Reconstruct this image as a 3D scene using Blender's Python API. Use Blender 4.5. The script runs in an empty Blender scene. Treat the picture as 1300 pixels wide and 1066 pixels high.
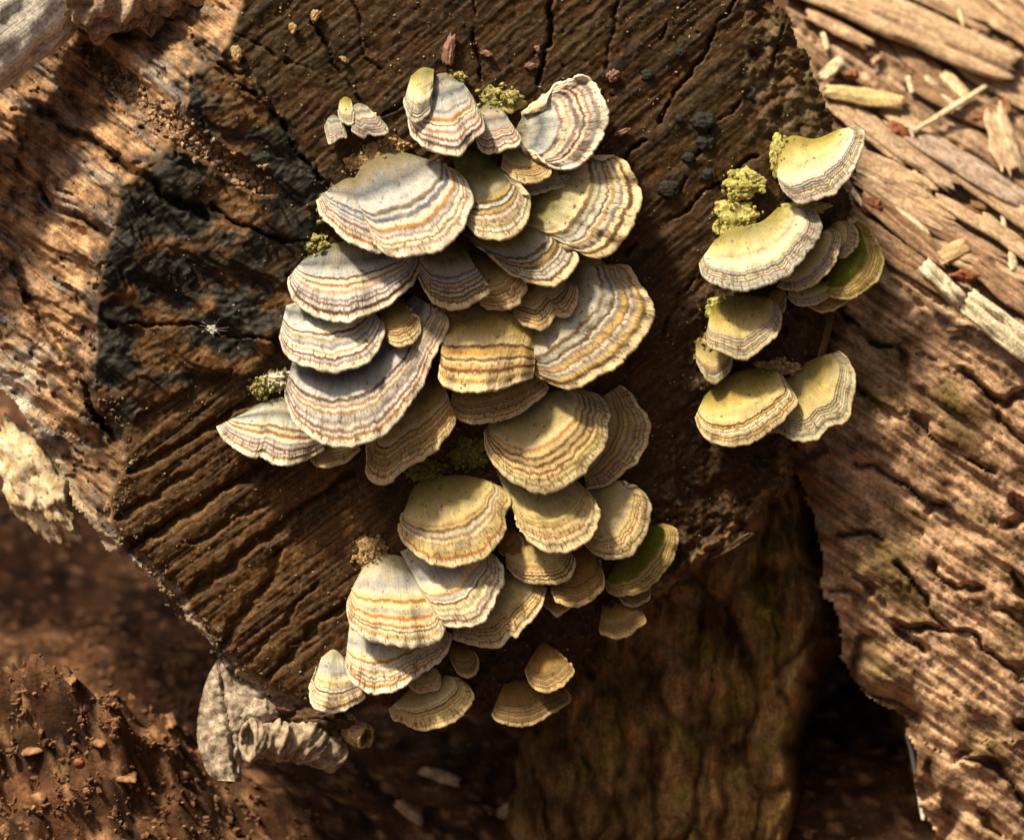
import bpy, math, random
import numpy as np
from mathutils import Vector

rng = random.Random(7)
scene = bpy.context.scene
COL = scene.collection

# ------------------------------------------------------------------ camera, sky, sun, exposure
DIST = 0.9                      # metres from lens to the fungi
FPX = 2925.0                    # focal length in photograph pixels
U = DIST / FPX                  # one photograph pixel at that distance, in metres
PITCH = math.radians(30)
CR = np.array([1.0, 0, 0])
CU = np.array([0, math.sin(PITCH), math.cos(PITCH)])
CF = np.array([0, math.cos(PITCH), -math.sin(PITCH)])
CENTRE = np.array([0, 0, 700 * U])
CPOS = CENTRE - DIST * CF

cam_d = bpy.data.cameras.new('camera')
cam = bpy.data.objects.new('camera', cam_d)
COL.objects.link(cam)
cam.location = CPOS
cam.rotation_euler = (math.pi / 2 - PITCH, 0, 0)
cam_d.sensor_width = 36
cam_d.lens = 36 * FPX / 1300
cam_d.clip_start = 0.02
cam_d.clip_end = 500
cam_d.dof.use_dof = True
cam_d.dof.focus_distance = DIST - 32 * U
cam_d.dof.aperture_fstop = 7.0
scene.camera = cam

SUN_CAM = np.array([-0.40, 0.74, 0.46])          # right, up, towards the lens
SUN_CAM = SUN_CAM / np.linalg.norm(SUN_CAM)
SUN = SUN_CAM[0] * CR + SUN_CAM[1] * CU - SUN_CAM[2] * CF
world = bpy.data.worlds.new('World')
scene.world = world
world.use_nodes = True
wn = world.node_tree
wn.nodes.clear()
sky = wn.nodes.new('ShaderNodeTexSky')
sky.sky_type = 'NISHITA'
sky.sun_disc = False
sky.sun_elevation = math.asin(SUN[2])
sky.sun_rotation = math.atan2(SUN[0], SUN[1])
sky.dust_density = 10.0
sky.ozone_density = 0.0
sky.air_density = 0.35
bg = wn.nodes.new('ShaderNodeBackground')
bg.inputs['Strength'].default_value = 0.062
wo = wn.nodes.new('ShaderNodeOutputWorld')
wn.links.new(sky.outputs[0], bg.inputs[0])
wn.links.new(bg.outputs[0], wo.inputs[0])

sun_d = bpy.data.lights.new('sun', 'SUN')
sun_d.energy = 4.4
sun_d.angle = math.radians(6)
sun_d.color = (1.0, 0.90, 0.73)
sun = bpy.data.objects.new('sun', sun_d)
COL.objects.link(sun)
sun.rotation_euler = Vector(SUN).to_track_quat('Z', 'Y').to_euler()
sun.location = tuple(SUN * 3)

vs = scene.view_settings
vs.view_transform = 'Standard'
vs.look = 'None'
vs.exposure = 0.66
vs.gamma = 1.0
vs.use_white_balance = True
vs.white_balance_temperature = 7400
vs.white_balance_tint = 4

# ------------------------------------------------------------------ maths helpers
def W(px, py, y):
    """point seen at photograph position px, py, y pixel-units behind the focus plane"""
    px = np.asarray(px, float); py = np.asarray(py, float); y = np.asarray(y, float)
    d = DIST + y * U
    a = (px - 650) / FPX
    b = (533 - py) / FPX
    return CPOS + d[..., None] * (CF + a[..., None] * CR + b[..., None] * CU)

_pc = {}
def _perm(seed):
    if seed not in _pc: _pc[seed] = np.random.RandomState(seed).permutation(512)
    return _pc[seed]

def perlin(x, y, seed=0):
    p = _perm(seed)
    ang = p.astype(float) * (2 * np.pi / 512)
    gx, gy = np.cos(ang), np.sin(ang)
    xi = np.floor(x).astype(int); yi = np.floor(y).astype(int)
    xf = x - xi; yf = y - yi
    u = xf * xf * xf * (xf * (xf * 6 - 15) + 10)
    v = yf * yf * yf * (yf * (yf * 6 - 15) + 10)
    def g(ix, iy, dx, dy):
        h = p[(p[ix & 511] + iy) & 511]
        return gx[h] * dx + gy[h] * dy
    n00 = g(xi, yi, xf, yf); n10 = g(xi + 1, yi, xf - 1, yf)
    n01 = g(xi, yi + 1, xf, yf - 1); n11 = g(xi + 1, yi + 1, xf - 1, yf - 1)
    a = n00 + u * (n10 - n00); b = n01 + u * (n11 - n01)
    return (a + v * (b - a)) * 1.4

def fbm(x, y, octv=4, seed=0, gain=0.5):
    s = 0; a = 1; f = 1
    for i in range(octv):
        s = s + a * perlin(x * f + 17.3 * i, y * f - 9.1 * i, seed + i)
        a *= gain; f *= 2.03
    return s

def worley(x, y, seed=0):
    p = _perm(seed)
    xi = np.floor(x).astype(int); yi = np.floor(y).astype(int)
    f1 = np.full(x.shape, 9.0); f2 = np.full(x.shape, 9.0); cid = np.zeros(x.shape, int)
    for dx in (-1, 0, 1):
        for dy in (-1, 0, 1):
            cx = xi + dx; cy = yi + dy
            h = p[(p[cx & 511] + cy) & 511]
            h2 = p[(h + 77) & 511]
            d = np.hypot(cx + h / 512.0 - x, cy + h2 / 512.0 - y)
            idn = (cx + 1000) * 4096 + (cy + 1000)
            near = d < f1
            f2 = np.where(near, f1, np.minimum(f2, d))
            cid = np.where(near, idn, cid)
            f1 = np.where(near, d, f1)
    return f1, f2, cid

def sstep(a, b, x):
    t = np.clip((x - a) / (b - a), 0, 1)
    return t * t * (3 - 2 * t)

def pline_dist(x, y, pts):
    d = np.full(x.shape, 1e9)
    for (x0, y0), (x1, y1) in zip(pts[:-1], pts[1:]):
        vx, vy = x1 - x0, y1 - y0
        t = np.clip(((x - x0) * vx + (y - y0) * vy) / (vx * vx + vy * vy + 1e-9), 0, 1)
        d = np.minimum(d, np.hypot(x - x0 - t * vx, y - y0 - t * vy))
    return d

def inpoly(x, y, pts):
    c = np.zeros(x.shape, bool)
    n = len(pts)
    for i in range(n):
        x0, y0 = pts[i]; x1, y1 = pts[(i + 1) % n]
        if y0 == y1: continue
        cond = ((y0 > y) != (y1 > y)) & (x < (x1 - x0) * (y - y0) / (y1 - y0) + x0)
        c ^= cond
    return c

def sdpoly(x, y, pts):
    d = pline_dist(x, y, list(pts) + [pts[0]])
    return np.where(inpoly(x, y, pts), d, -d)

def spline(pts, n):
    """Catmull-Rom through pts, n points evenly spaced"""
    P = np.array(pts, float)
    if len(P) == 1: return np.repeat(P, n, 0)
    Q = np.vstack([2 * P[0] - P[1], P, 2 * P[-1] - P[-2]])
    out = []
    for i in range(len(P) - 1):
        p0, p1, p2, p3 = Q[i:i + 4]
        t = np.linspace(0, 1, 16, endpoint=False)[:, None]
        out.append(0.5 * ((2 * p1) + (-p0 + p2) * t + (2 * p0 - 5 * p1 + 4 * p2 - p3) * t ** 2 + (-p0 + 3 * p1 - 3 * p2 + p3) * t ** 3))
    out = np.vstack(out + [P[-1:]])
    s = np.concatenate([[0], np.cumsum(np.linalg.norm(np.diff(out, axis=0), axis=1))])
    q = np.linspace(0, s[-1], n)
    return np.stack([np.interp(q, s, out[:, k]) for k in range(P.shape[1])], 1)

# ------------------------------------------------------------------ object helpers
def mesh_obj(name, V, F, mat, parent=None, origin=None, smooth=True, attrs=None, col=None, normals=None):
    """V world points (n,3), F quads/tris array or list; becomes ONE mesh object with its origin at `origin`"""
    V = np.asarray(V, float)
    if parent is not None: origin = np.array(parent['_o']) if '_o' in parent else np.array(parent.location)
    if origin is None: origin = V.mean(0)
    origin = np.asarray(origin, float)
    me = bpy.data.meshes.new(name)
    me.vertices.add(len(V))
    me.vertices.foreach_set('co', (V - origin).astype(np.float32).ravel())
    if isinstance(F, np.ndarray):
        k = F.shape[1]
        loops = F.ravel().astype(np.int32)
        starts = np.arange(0, len(loops), k, dtype=np.int32)
    else:
        loops = np.concatenate([np.asarray(f, np.int32) for f in F])
        ln = np.array([len(f) for f in F])
        starts = np.concatenate([[0], np.cumsum(ln)[:-1]]).astype(np.int32)
    me.loops.add(len(loops)); me.loops.foreach_set('vertex_index', loops)
    me.polygons.add(len(starts)); me.polygons.foreach_set('loop_start', starts)
    me.update(calc_edges=True)
    me.polygons.foreach_set('use_smooth', np.full(len(starts), smooth, bool))
    if col is not None:
        a = me.color_attributes.new('col', 'FLOAT_COLOR', 'POINT')
        c4 = np.ones((len(V), 4), np.float32); c4[:, :3] = col
        a.data.foreach_set('color', c4.ravel())
    for k_, v_ in (attrs or {}).items():
        a = me.attributes.new(k_, 'FLOAT', 'POINT')
        a.data.foreach_set('value', np.asarray(v_, np.float32).ravel())
    if normals is not None:
        me.normals_split_custom_set_from_vertices(np.asarray(normals, np.float32).tolist())
    me.materials.append(mat)
    o = bpy.data.objects.new(name, me)
    COL.objects.link(o)
    if parent is None:
        o.location = origin
    else:
        o.parent = parent
    return o

def thing(name, loc, label, cat, group=None):
    o = bpy.data.objects.new(name, None)
    o.empty_display_size = 0.01
    COL.objects.link(o)
    o.location = loc
    return tag(o, label, cat, group)

def tag(o, label=None, cat=None, group=None, kind=None):
    if label: o['label'] = label
    if cat: o['category'] = cat
    if group: o['group'] = group
    if kind: o['kind'] = kind
    return o

def grid_faces(nr, nc, ok=None):
    i = np.arange(nr * nc).reshape(nr, nc)
    F = np.stack([i[:-1, :-1], i[1:, :-1], i[1:, 1:], i[:-1, 1:]], -1).reshape(-1, 4)
    if ok is not None:
        F = F[ok.ravel()[F].all(1)]
    return F

def vert_normals(V, F):
    a = V[F[:, 0]]; b = V[F[:, 1]]; c = V[F[:, 2]]; d = V[F[:, 3]]
    n = np.cross(c - a, d - b)
    N = np.zeros_like(V)
    for k in range(4): np.add.at(N, F[:, k], n)
    return N / (np.linalg.norm(N, axis=1)[:, None] + 1e-12)

def split_relief(parent, V, F, face_id, names, mat, col, attrs=None):
    """cut one relief surface into part meshes, with the normals of the whole kept along the seams"""
    N = vert_normals(V, F)
    for fid in np.unique(face_id):
        sel = F[face_id == fid]
        used, inv = np.unique(sel, return_inverse=True)
        mesh_obj(names(fid), V[used], inv.reshape(-1, 4), mat, parent=parent, col=col[used], normals=N[used],
                 attrs={k: v[used] for k, v in (attrs or {}).items()})

def skirt(V, F, vec):
    """walls running back from the open border of a relief surface along vec (world)"""
    e = np.concatenate([F[:, [0, 1]], F[:, [1, 2]], F[:, [2, 3]], F[:, [3, 0]]])
    key = np.sort(e, 1); key = key[:, 0].astype(np.int64) * 10000000 + key[:, 1]
    u, idx, cnt = np.unique(key, return_index=True, return_counts=True)
    be = e[idx[cnt == 1]]
    used, inv = np.unique(be, return_inverse=True)
    inv = inv.reshape(-1, 2)
    n = len(used)
    rows = 7
    VV = []
    for r in range(rows):
        VV.append(V[used] + np.asarray(vec) * (r / (rows - 1)) ** 1.5)
    FF = []
    for r in range(rows - 1):
        FF.append(np.stack([inv[:, 1] + r * n, inv[:, 0] + r * n, inv[:, 0] + (r + 1) * n, inv[:, 1] + (r + 1) * n], 1))
    return np.vstack(VV), np.vstack(FF), used

# ------------------------------------------------------------------ materials
def nd(nt, typ, **kw):
    n = nt.nodes.new(typ)
    for k, v in kw.items():
        if k in n.inputs: n.inputs[k].default_value = v
        else: setattr(n, k, v)
    return n

def new_mat(name):
    m = bpy.data.materials.new(name)
    m.use_nodes = True
    nt = m.node_tree
    b = nt.nodes['Principled BSDF']
    return m, nt, b

def relief_mat(name, rough=0.7, spec=0.35, bump=0.5, scale=900, vary=0.5, bdist=0.0006, fibre=.5):
    m, nt, b = new_mat(name)
    L = nt.links.new
    at = nd(nt, 'ShaderNodeAttribute', attribute_name='col')
    tc = nd(nt, 'ShaderNodeTexCoord')
    n1 = nd(nt, 'ShaderNodeTexNoise', Scale=scale, Detail=6.0, Roughness=0.65)
    L(tc.outputs['Object'], n1.inputs['Vector'])
    n2 = nd(nt, 'ShaderNodeTexNoise', Scale=scale * 0.22, Detail=4.0, Roughness=0.6)
    L(tc.outputs['Object'], n2.inputs['Vector'])
    gu = nd(nt, 'ShaderNodeAttribute', attribute_name='gu'); gv = nd(nt, 'ShaderNodeAttribute', attribute_name='gv')
    gc = nd(nt, 'ShaderNodeCombineXYZ')
    g1 = nd(nt, 'ShaderNodeMath', operation='MULTIPLY'); g1.inputs[1].default_value = .012; L(gu.outputs['Fac'], g1.inputs[0]); L(g1.outputs[0], gc.inputs[0])
    g2 = nd(nt, 'ShaderNodeMath', operation='MULTIPLY'); g2.inputs[1].default_value = .48; L(gv.outputs['Fac'], g2.inputs[0]); L(g2.outputs[0], gc.inputs[1])
    nf = nd(nt, 'ShaderNodeTexNoise', Scale=1.0, Detail=5.0, Roughness=0.75); L(gc.outputs[0], nf.inputs['Vector'])
    mr = nd(nt, 'ShaderNodeMapRange'); mr.inputs[1].default_value = 0.3; mr.inputs[2].default_value = 0.7
    mr.inputs[3].default_value = 1 - vary; mr.inputs[4].default_value = 1 + vary
    L(n1.outputs['Fac'], mr.inputs[0])
    mr2 = nd(nt, 'ShaderNodeMapRange'); mr2.inputs[1].default_value = 0.3; mr2.inputs[2].default_value = 0.7
    mr2.inputs[3].default_value = 1 - vary * .6; mr2.inputs[4].default_value = 1 + vary * .6
    L(n2.outputs['Fac'], mr2.inputs[0])
    mu0 = nd(nt, 'ShaderNodeMath', operation='MULTIPLY')
    L(mr.outputs[0], mu0.inputs[0]); L(mr2.outputs[0], mu0.inputs[1])
    mr3 = nd(nt, 'ShaderNodeMapRange'); mr3.inputs[1].default_value = 0.3; mr3.inputs[2].default_value = 0.7
    mr3.inputs[3].default_value = 1 - fibre; mr3.inputs[4].default_value = 1 + fibre
    L(nf.outputs['Fac'], mr3.inputs[0])
    mu = nd(nt, 'ShaderNodeMath', operation='MULTIPLY')
    L(mu0.outputs[0], mu.inputs[0]); L(mr3.outputs[0], mu.inputs[1])
    vm = nd(nt, 'ShaderNodeVectorMath', operation='SCALE')
    L(at.outputs['Color'], vm.inputs[0]); L(mu.outputs[0], vm.inputs['Scale'])
    L(vm.outputs[0], b.inputs['Base Color'])
    bp = nd(nt, 'ShaderNodeBump', Strength=bump, Distance=bdist)
    hh = nd(nt, 'ShaderNodeMath', operation='MULTIPLY_ADD'); hh.inputs[1].default_value = .8
    L(nf.outputs['Fac'], hh.inputs[0]); L(n1.outputs['Fac'], hh.inputs[2])
    L(hh.outputs[0], bp.inputs['Height']); L(bp.outputs[0], b.inputs['Normal'])
    ra = nd(nt, 'ShaderNodeAttribute', attribute_name='gloss')
    rr = nd(nt, 'ShaderNodeMapRange'); rr.inputs[3].default_value = rough; rr.inputs[4].default_value = 0.36
    L(ra.outputs['Fac'], rr.inputs[0]); L(rr.outputs[0], b.inputs['Roughness'])
    b.inputs['Specular IOR Level'].default_value = spec
    return m

def plain_mat(name, c1, c2, scale=300, rough=0.7, bump=0.5, bdist=0.0006, stretch=None, spec=0.3, speck=None):
    """two-tone noise colour with bump"""
    m, nt, b = new_mat(name)
    L = nt.links.new
    tc = nd(nt, 'ShaderNodeTexCoord')
    mp = nd(nt, 'ShaderNodeMapping')
    if stretch: mp.inputs['Scale'].default_value = stretch
    L(tc.outputs['Object'], mp.inputs['Vector'])
    n1 = nd(nt, 'ShaderNodeTexNoise', Scale=scale, Detail=6.0, Roughness=0.65)
    L(mp.outputs[0], n1.inputs['Vector'])
    cr = nd(nt, 'ShaderNodeValToRGB')
    cr.color_ramp.elements[0].position = 0.35; cr.color_ramp.elements[0].color = (*c1, 1)
    cr.color_ramp.elements[1].position = 0.65; cr.color_ramp.elements[1].color = (*c2, 1)
    L(n1.outputs['Fac'], cr.inputs[0])
    src = cr.outputs[0]
    if speck:
        n3 = nd(nt, 'ShaderNodeTexNoise', Scale=scale * 3.3, Detail=2.0)
        L(tc.outputs['Object'], n3.inputs['Vector'])
        r3 = nd(nt, 'ShaderNodeMapRange'); r3.inputs[1].default_value = 0.58; r3.inputs[2].default_value = 0.66
        L(n3.outputs['Fac'], r3.inputs[0])
        mx = nd(nt, 'ShaderNodeMix', data_type='RGBA')
        L(r3.outputs[0], mx.inputs[0]); L(src, mx.inputs[6]); mx.inputs[7].default_value = (*speck, 1)
        src = mx.outputs[2]
    L(src, b.inputs['Base Color'])
    bp = nd(nt, 'ShaderNodeBump', Strength=bump, Distance=bdist)
    L(n1.outputs['Fac'], bp.inputs['Height']); L(bp.outputs[0], b.inputs['Normal'])
    b.inputs['Roughness'].default_value = rough
    b.inputs['Specular IOR Level'].default_value = spec
    return m

M_WOOD = relief_mat('log_wood', rough=0.62, spec=0.22, bump=0.55, scale=1100, vary=0.45)
M_BARK = relief_mat('bark', rough=0.8, spec=0.25, bump=0.6, scale=700, vary=0.5, bdist=0.001)
M_SOIL = relief_mat('soil', rough=0.9, spec=0.2, bump=0.7, scale=600, vary=0.55, bdist=0.001)
# ------------------------------------------------------------------ ground
def lerp3(a, b, t):
    return np.asarray(a) * (1 - t[..., None]) + np.asarray(b) * t[..., None]

def ground_z(X, Y):
    x = X / U; y = Y / U
    z = 22 * fbm(x / 260, y / 260, 3, 3)
    z += 350 * np.exp(-(((x + 690) / 330) ** 2 + ((y + 85) / 215) ** 2)) * (1 + .25 * fbm(x / 70, y / 70, 3, 8))
    near = np.exp(-((x / 1500) ** 2 + (y / 1500) ** 2))
    z += near * (9 * fbm(x / 38, y / 38, 4, 5) + 5 * np.abs(fbm(x / 15, y / 15, 3, 6)))
    return z * U * np.clip(near + .3, 0, 1)

near = np.linspace(-0.42, 0.42, 281)
far = 0.42 * 1.22 ** np.arange(1, 26)
gx = np.concatenate([-far[::-1], near, far])
gy = np.concatenate([-far[::-1], near, far]) + 0.0
GX, GY = np.meshgrid(gx, gy)
GZ = ground_z(GX, GY)
Vg = np.stack([GX, GY, GZ], -1).reshape(-1, 3)
t = np.clip(.5 + .7 * fbm(GX / U / 60, GY / U / 60, 4, 11), 0, 1)
cg = lerp3((.016, .0065, .003), (.115, .049, .024), t).reshape(-1, 3)
t2 = np.clip(fbm(GX / U / 25, GY / U / 25, 3, 14) * 2.2 - .6, 0, 1).reshape(-1)
cg = cg * (1 - t2[:, None]) + np.array([.32, .17, .095]) * t2[:, None]
ground = mesh_obj('ground', Vg, grid_faces(*GX.shape)[:, ::-1], M_SOIL, origin=(0, 0, 0), col=cg)
tag(ground, kind='structure')

# ------------------------------------------------------------------ fallen trunk behind, right: bark side and rotten top
def trunk_s(px, py):
    return (px - 1150) * .55 - (py - 378) * .8

def trunk_depth(px, py):
    s = trunk_s(px, py)
    top = 150 + 1.15 * s
    side = 150 + .00060 * s * s + .22 * s
    w = sstep(-18, 14, s)
    return side * (1 - w) + top * w

def relief_grid(x0, x1, y0, y1, st):
    xs = np.arange(x0, x1 + st, st); ys = np.arange(y0, y1 + st, st)
    return np.meshgrid(xs.astype(float), ys.astype(float))

X, Y = relief_grid(960, 1600, -260, 1260, 3.4)
wx = X + 24 * fbm(X / 100, Y / 100, 4, 21, .5); wy = Y + 24 * fbm(X / 100, Y / 100, 4, 22, .5)
s = trunk_s(wx, wy)
al = (wx * .8 + wy * .55); ac = s
f1, f2, cid = worley(al / 190, ac / 62, 23)
vx = X + .10 * (wx - X); vy = Y + .10 * (wy - Y)
al = vx * .8 + vy * .55; ac = trunk_s(vx, vy)
crack = (f2 - f1) + .16 * sstep(-.1, .35, fbm(X / 60, Y / 60, 2, 30))
f1b, f2b, _ = worley(al / 34 + .3 * fbm(X / 30, Y / 30, 2, 29), ac / 17, 24)
side_w = 1 - sstep(-14, 10, s)
dep = trunk_depth(X, Y)
dep += side_w * (30 * (1 - sstep(.0, .14, crack)) + 6.5 * fbm(al / 170, ac / 7, 4, 24, .62) + 2 * fbm(X / 14, Y / 14, 3, 38) - 7 * fbm(al / 90, ac / 30, 4, 25, .55) - 6 * np.round(fbm(al / 170, ac / 18, 4, 36, .6) * 5) / 5)
hsh = ((cid * 7919) % 97) / 97.0
dep += side_w * (hsh - .5) * 14
fib = fbm(al / 120, ac / 9, 4, 26)
dep += (1 - side_w) * (10 * fib + 22 * fbm(al / 160, ac / 55, 3, 27) + 9 * np.abs(fbm(X / 22, Y / 22, 3, 28)))
TP = [(1010, 372), (985, -250), (1590, -250), (1590, 1250), (1200, 1250), (1160, 985), (1106, 880), (1056, 770), (1034, 670), (990, 560), (985, 440)]
ok = sdpoly(wx, wy, TP) > 0
edge = sdpoly(wx, wy, TP)
dep += 60 * (1 - sstep(0, 60, edge)) * (s < 0)
V = W(X, Y, dep).reshape(-1, 3)
F = grid_faces(*X.shape, ok)
tt = np.clip(.5 + .55 * fbm(X / 45, Y / 45, 4, 31) + .3 * (hsh - .5), 0, 1)
cb = lerp3((.085, .038, .016), (.58, .365, .235), np.clip(tt + .5 * fbm(al / 170, ac / 7, 4, 24, .62), 0, 1))
gm = np.clip(fbm(X / 90, Y / 90, 3, 33) * 1.4 - .1 + .5 * sstep(1180, 1080, X), 0, 1)
cb = cb * (1 - .55 * gm[..., None]) + np.array([.11, .080, .018]) * .55 * gm[..., None]
tw = np.clip(.5 + .8 * fib, 0, 1)
ct = lerp3((.13, .065, .033), (.52, .36, .25), tw)
c = (cb * side_w[..., None] + ct * (1 - side_w[..., None])).reshape(-1, 3)
trunk = thing('fallen_log', W(1300., 700., 320.), 'big fallen log with cracked pinkish bark and a rotten splintered top behind the cut log', 'log')
fc = F[:, 0]
fid = np.where(side_w.reshape(-1)[fc] > .5, cid.reshape(-1)[fc], -1)
# plates in frame stay separate; those outside the picture are one rest
vis = {}
xf, yf = X.reshape(-1)[fc], Y.reshape(-1)[fc]
for q in np.unique(fid):
    if q < 0: continue
    k = fid == q
    if not ((xf[k] < 1330) & (yf[k] < 1090)).any() or k.sum() < 40:
        fid[k] = -2
split_relief(trunk, V, F, fid, lambda q: {-1: 'rotten_top', -2: 'bark_rest'}.get(q, 'bark_plate'), M_BARK, c, {'gu': al.reshape(-1), 'gv': ac.reshape(-1) * .6})
VV, FF, used = skirt(V, F, (W(1250., 500., 700.) - W(1200., 600., 300.)) * .6 + np.array([0, 0, -.03]))
mesh_obj('log_core', VV, FF, M_BARK, parent=trunk, col=np.tile(np.array([.12, .075, .045]), (len(VV), 1)))

# ------------------------------------------------------------------ standing stump under the log (fluted bark, in shade)
X, Y = relief_grid(560, 1260, 520, 1280, 3.4)
wx = X + 12 * fbm(X / 70, Y / 70, 3, 41); wy = Y + 12 * fbm(X / 70, Y / 70, 3, 42)
f1, f2, cid = worley(wx / 46, wy / 120, 43)
crack = f2 - f1
f1b, f2b, _ = worley(wx / 15, wy / 40, 44)
hsh = ((cid * 7919) % 97) / 97.0
SPL = [(600, 1290), (640, 1010), (690, 860), (760, 740), (850, 640), (900, 540), (1030, 540), (1120, 600), (1200, 760), (1240, 900), (1250, 1290)]
edge = sdpoly(wx, wy, SPL)
dep = 230 + .00055 * (X - 880) ** 2 + .10 * (Y - 700)
dep += 24 * np.sin(wx / 24 + 2.2 * fbm(X / 90, Y / 200, 2, 45)) * .6
dep += 20 * (1 - sstep(0, .2, crack)) + 6 * (1 - sstep(0, .25, f2b - f1b)) - 12 * fbm(X / 35, Y / 60, 4, 46) + (hsh - .5) * 16
dep += 90 * (1 - sstep(0, 55, edge))
HOL = [(1022, 862), (1052, 826), (1092, 838), (1128, 890), (1152, 990), (1165, 1290), (1008, 1290), (1014, 960)]
hol = sstep(-14, 22, sdpoly(wx, wy, HOL))
dep += 420 * hol + 160 * sstep(1000, 1120, X) * (1 - hol) + 190 * np.exp(-(((X - 1085) / 55) ** 2 + ((Y - 650) / 70) ** 2))
ok = edge > 0
V = W(X, Y, dep).reshape(-1, 3)
F = grid_faces(*X.shape, ok)
tt = np.clip(.45 + .7 * fbm(X / 40, Y / 70, 4, 47) + .3 * (hsh - .5), 0, 1)
c = lerp3((.075, .034, .010), (.38, .215, .085), tt)
gm = np.clip(fbm(X / 50, Y / 50, 3, 48) * 1.8 - .2, 0, 1)[..., None]
c = (c * (1 - .6 * gm) + np.array([.19, .15, .022]) * .6 * gm).reshape(-1, 3)
stump = thing('tree_stump', W(860., 1150., 330.), 'shaded mossy stump with fluted bark standing behind and below the cut log', 'stump')
fc = F[:, 0]
fid = cid.reshape(-1)[fc].copy()
xf, yf = X.reshape(-1)[fc], Y.reshape(-1)[fc]
for q in np.unique(fid):
    k = fid == q
    if not (yf[k] < 1080).any() or k.sum() < 40: fid[k] = -2
split_relief(stump, V, F, fid, lambda q: {-2: 'bark_rest'}.get(q, 'bark_plate'), M_BARK, c, {'gu': wy.reshape(-1), 'gv': wx.reshape(-1) * .6})
VV, FF, used = skirt(V, F, W(860., 700., 520.) - W(860., 700., 300.))
mesh_obj('stump_core', VV, FF, M_BARK, parent=stump, col=np.tile(np.array([.09, .055, .025]), (len(VV), 1)))

# ------------------------------------------------------------------ the cut log that carries the fungi
def face_plane(px, py):
    return .17 * (np.asarray(px, float) - 600) + .13 * (np.asarray(py, float) - 500)

X, Y = relief_grid(-220, 1120, -200, 935, 2.0)
wx = X + 7 * fbm(X / 45, Y / 45, 4, 51); wy = Y + 7 * fbm(X / 45, Y / 45, 4, 52)
OUT = [(-220, 420), (-220, -200), (930, -200), (975, -20), (1008, 40), (1040, 108), (1062, 158), (1078, 240), (1082, 310), (1060, 390),
       (1042, 460), (1022, 540), (1004, 585), (1000, 622), (958, 655), (915, 700), (868, 738), (820, 775), (775, 805), (742, 832),
       (722, 872), (690, 893), (630, 903), (560, 912), (500, 908), (440, 912), (390, 902), (340, 882), (298, 856), (262, 815),
       (228, 768), (180, 722), (128, 686), (95, 640), (68, 590), (28, 530), (-10, 480), (-100, 440)]
outd = sdpoly(wx + 3 * fbm(X / 9, Y / 9, 2, 53), wy + 3 * fbm(X / 9, Y / 9, 2, 54), OUT)
ok = outd > 0
EDGE = [(345, -220), (322, -60), (300, 30), (284, 66), (243, 96), (240, 150), (205, 192), (152, 245), (139, 310), (124, 380), (122, 450), (120, 508),
        (152, 545), (160, 592), (138, 640), (152, 690), (200, 738), (262, 800), (300, 856)]
SIDE = EDGE + [(200, 960), (-400, 960), (-400, -300), (345, -300)]
sd = sdpoly(wx * .6 + X * .4, wy * .6 + Y * .4, SIDE)          # >0 on the log's flank
side = sstep(-3, 3, sd)
CHAR = [(247, 86), (292, 58), (335, 120), (420, 232), (405, 300), (374, 335), (376, 390), (352, 440), (330, 474), (298, 480), (255, 486), (205, 511),
        (153, 545), (118, 525), (118, 440), (124, 370), (137, 300), (148, 245), (186, 236), (192, 203), (226, 190), (246, 165), (232, 142), (236, 104)]
chd = sdpoly(wx + 11 * fbm(X / 22, Y / 22, 4, 55, .6), wy + 11 * fbm(X / 22, Y / 22, 4, 56, .6), CHAR)
GROOVE = [(118, 70), (160, 105), (205, 152), (255, 186), (335, 238)]      # crumbly strip between two pale blocks
grd = pline_dist(wx, wy, GROOVE)
groove = 1 - sstep(9, 19, grd)
char = sstep(-4, 5, chd) * (1 - groove)
# lower-left fibrous part of the end
FIB = [(152, 545), (205, 511), (255, 486), (330, 474), (395, 560), (470, 620), (520, 690), (560, 800), (600, 960), (100, 960), (100, 600)]
fibw = sstep(-12, 18, sdpoly(wx, wy, FIB)) * (1 - side)
# ragged rotten zone low on the right and along the right rim
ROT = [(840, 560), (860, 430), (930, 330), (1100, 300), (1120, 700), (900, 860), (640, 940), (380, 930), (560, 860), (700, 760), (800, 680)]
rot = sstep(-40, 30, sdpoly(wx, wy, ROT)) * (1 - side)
RIM = [(930, -200), (985, -30), (1015, 30), (1042, 95), (1066, 170), (1062, 215), (1010, 205), (965, 190), (940, 110), (948, 30), (900, -200)]
rim = sstep(-8, 14, sdpoly(wx, wy, RIM))

dep = face_plane(X, Y)
dep += side * (7 + 1.25 * np.clip(sd, 0, None) - .0007 * np.clip(sd, 0, 400) ** 2)
dep += 22 * (1 - sstep(0, 30, outd)) ** 2 * (1 - side)
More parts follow.
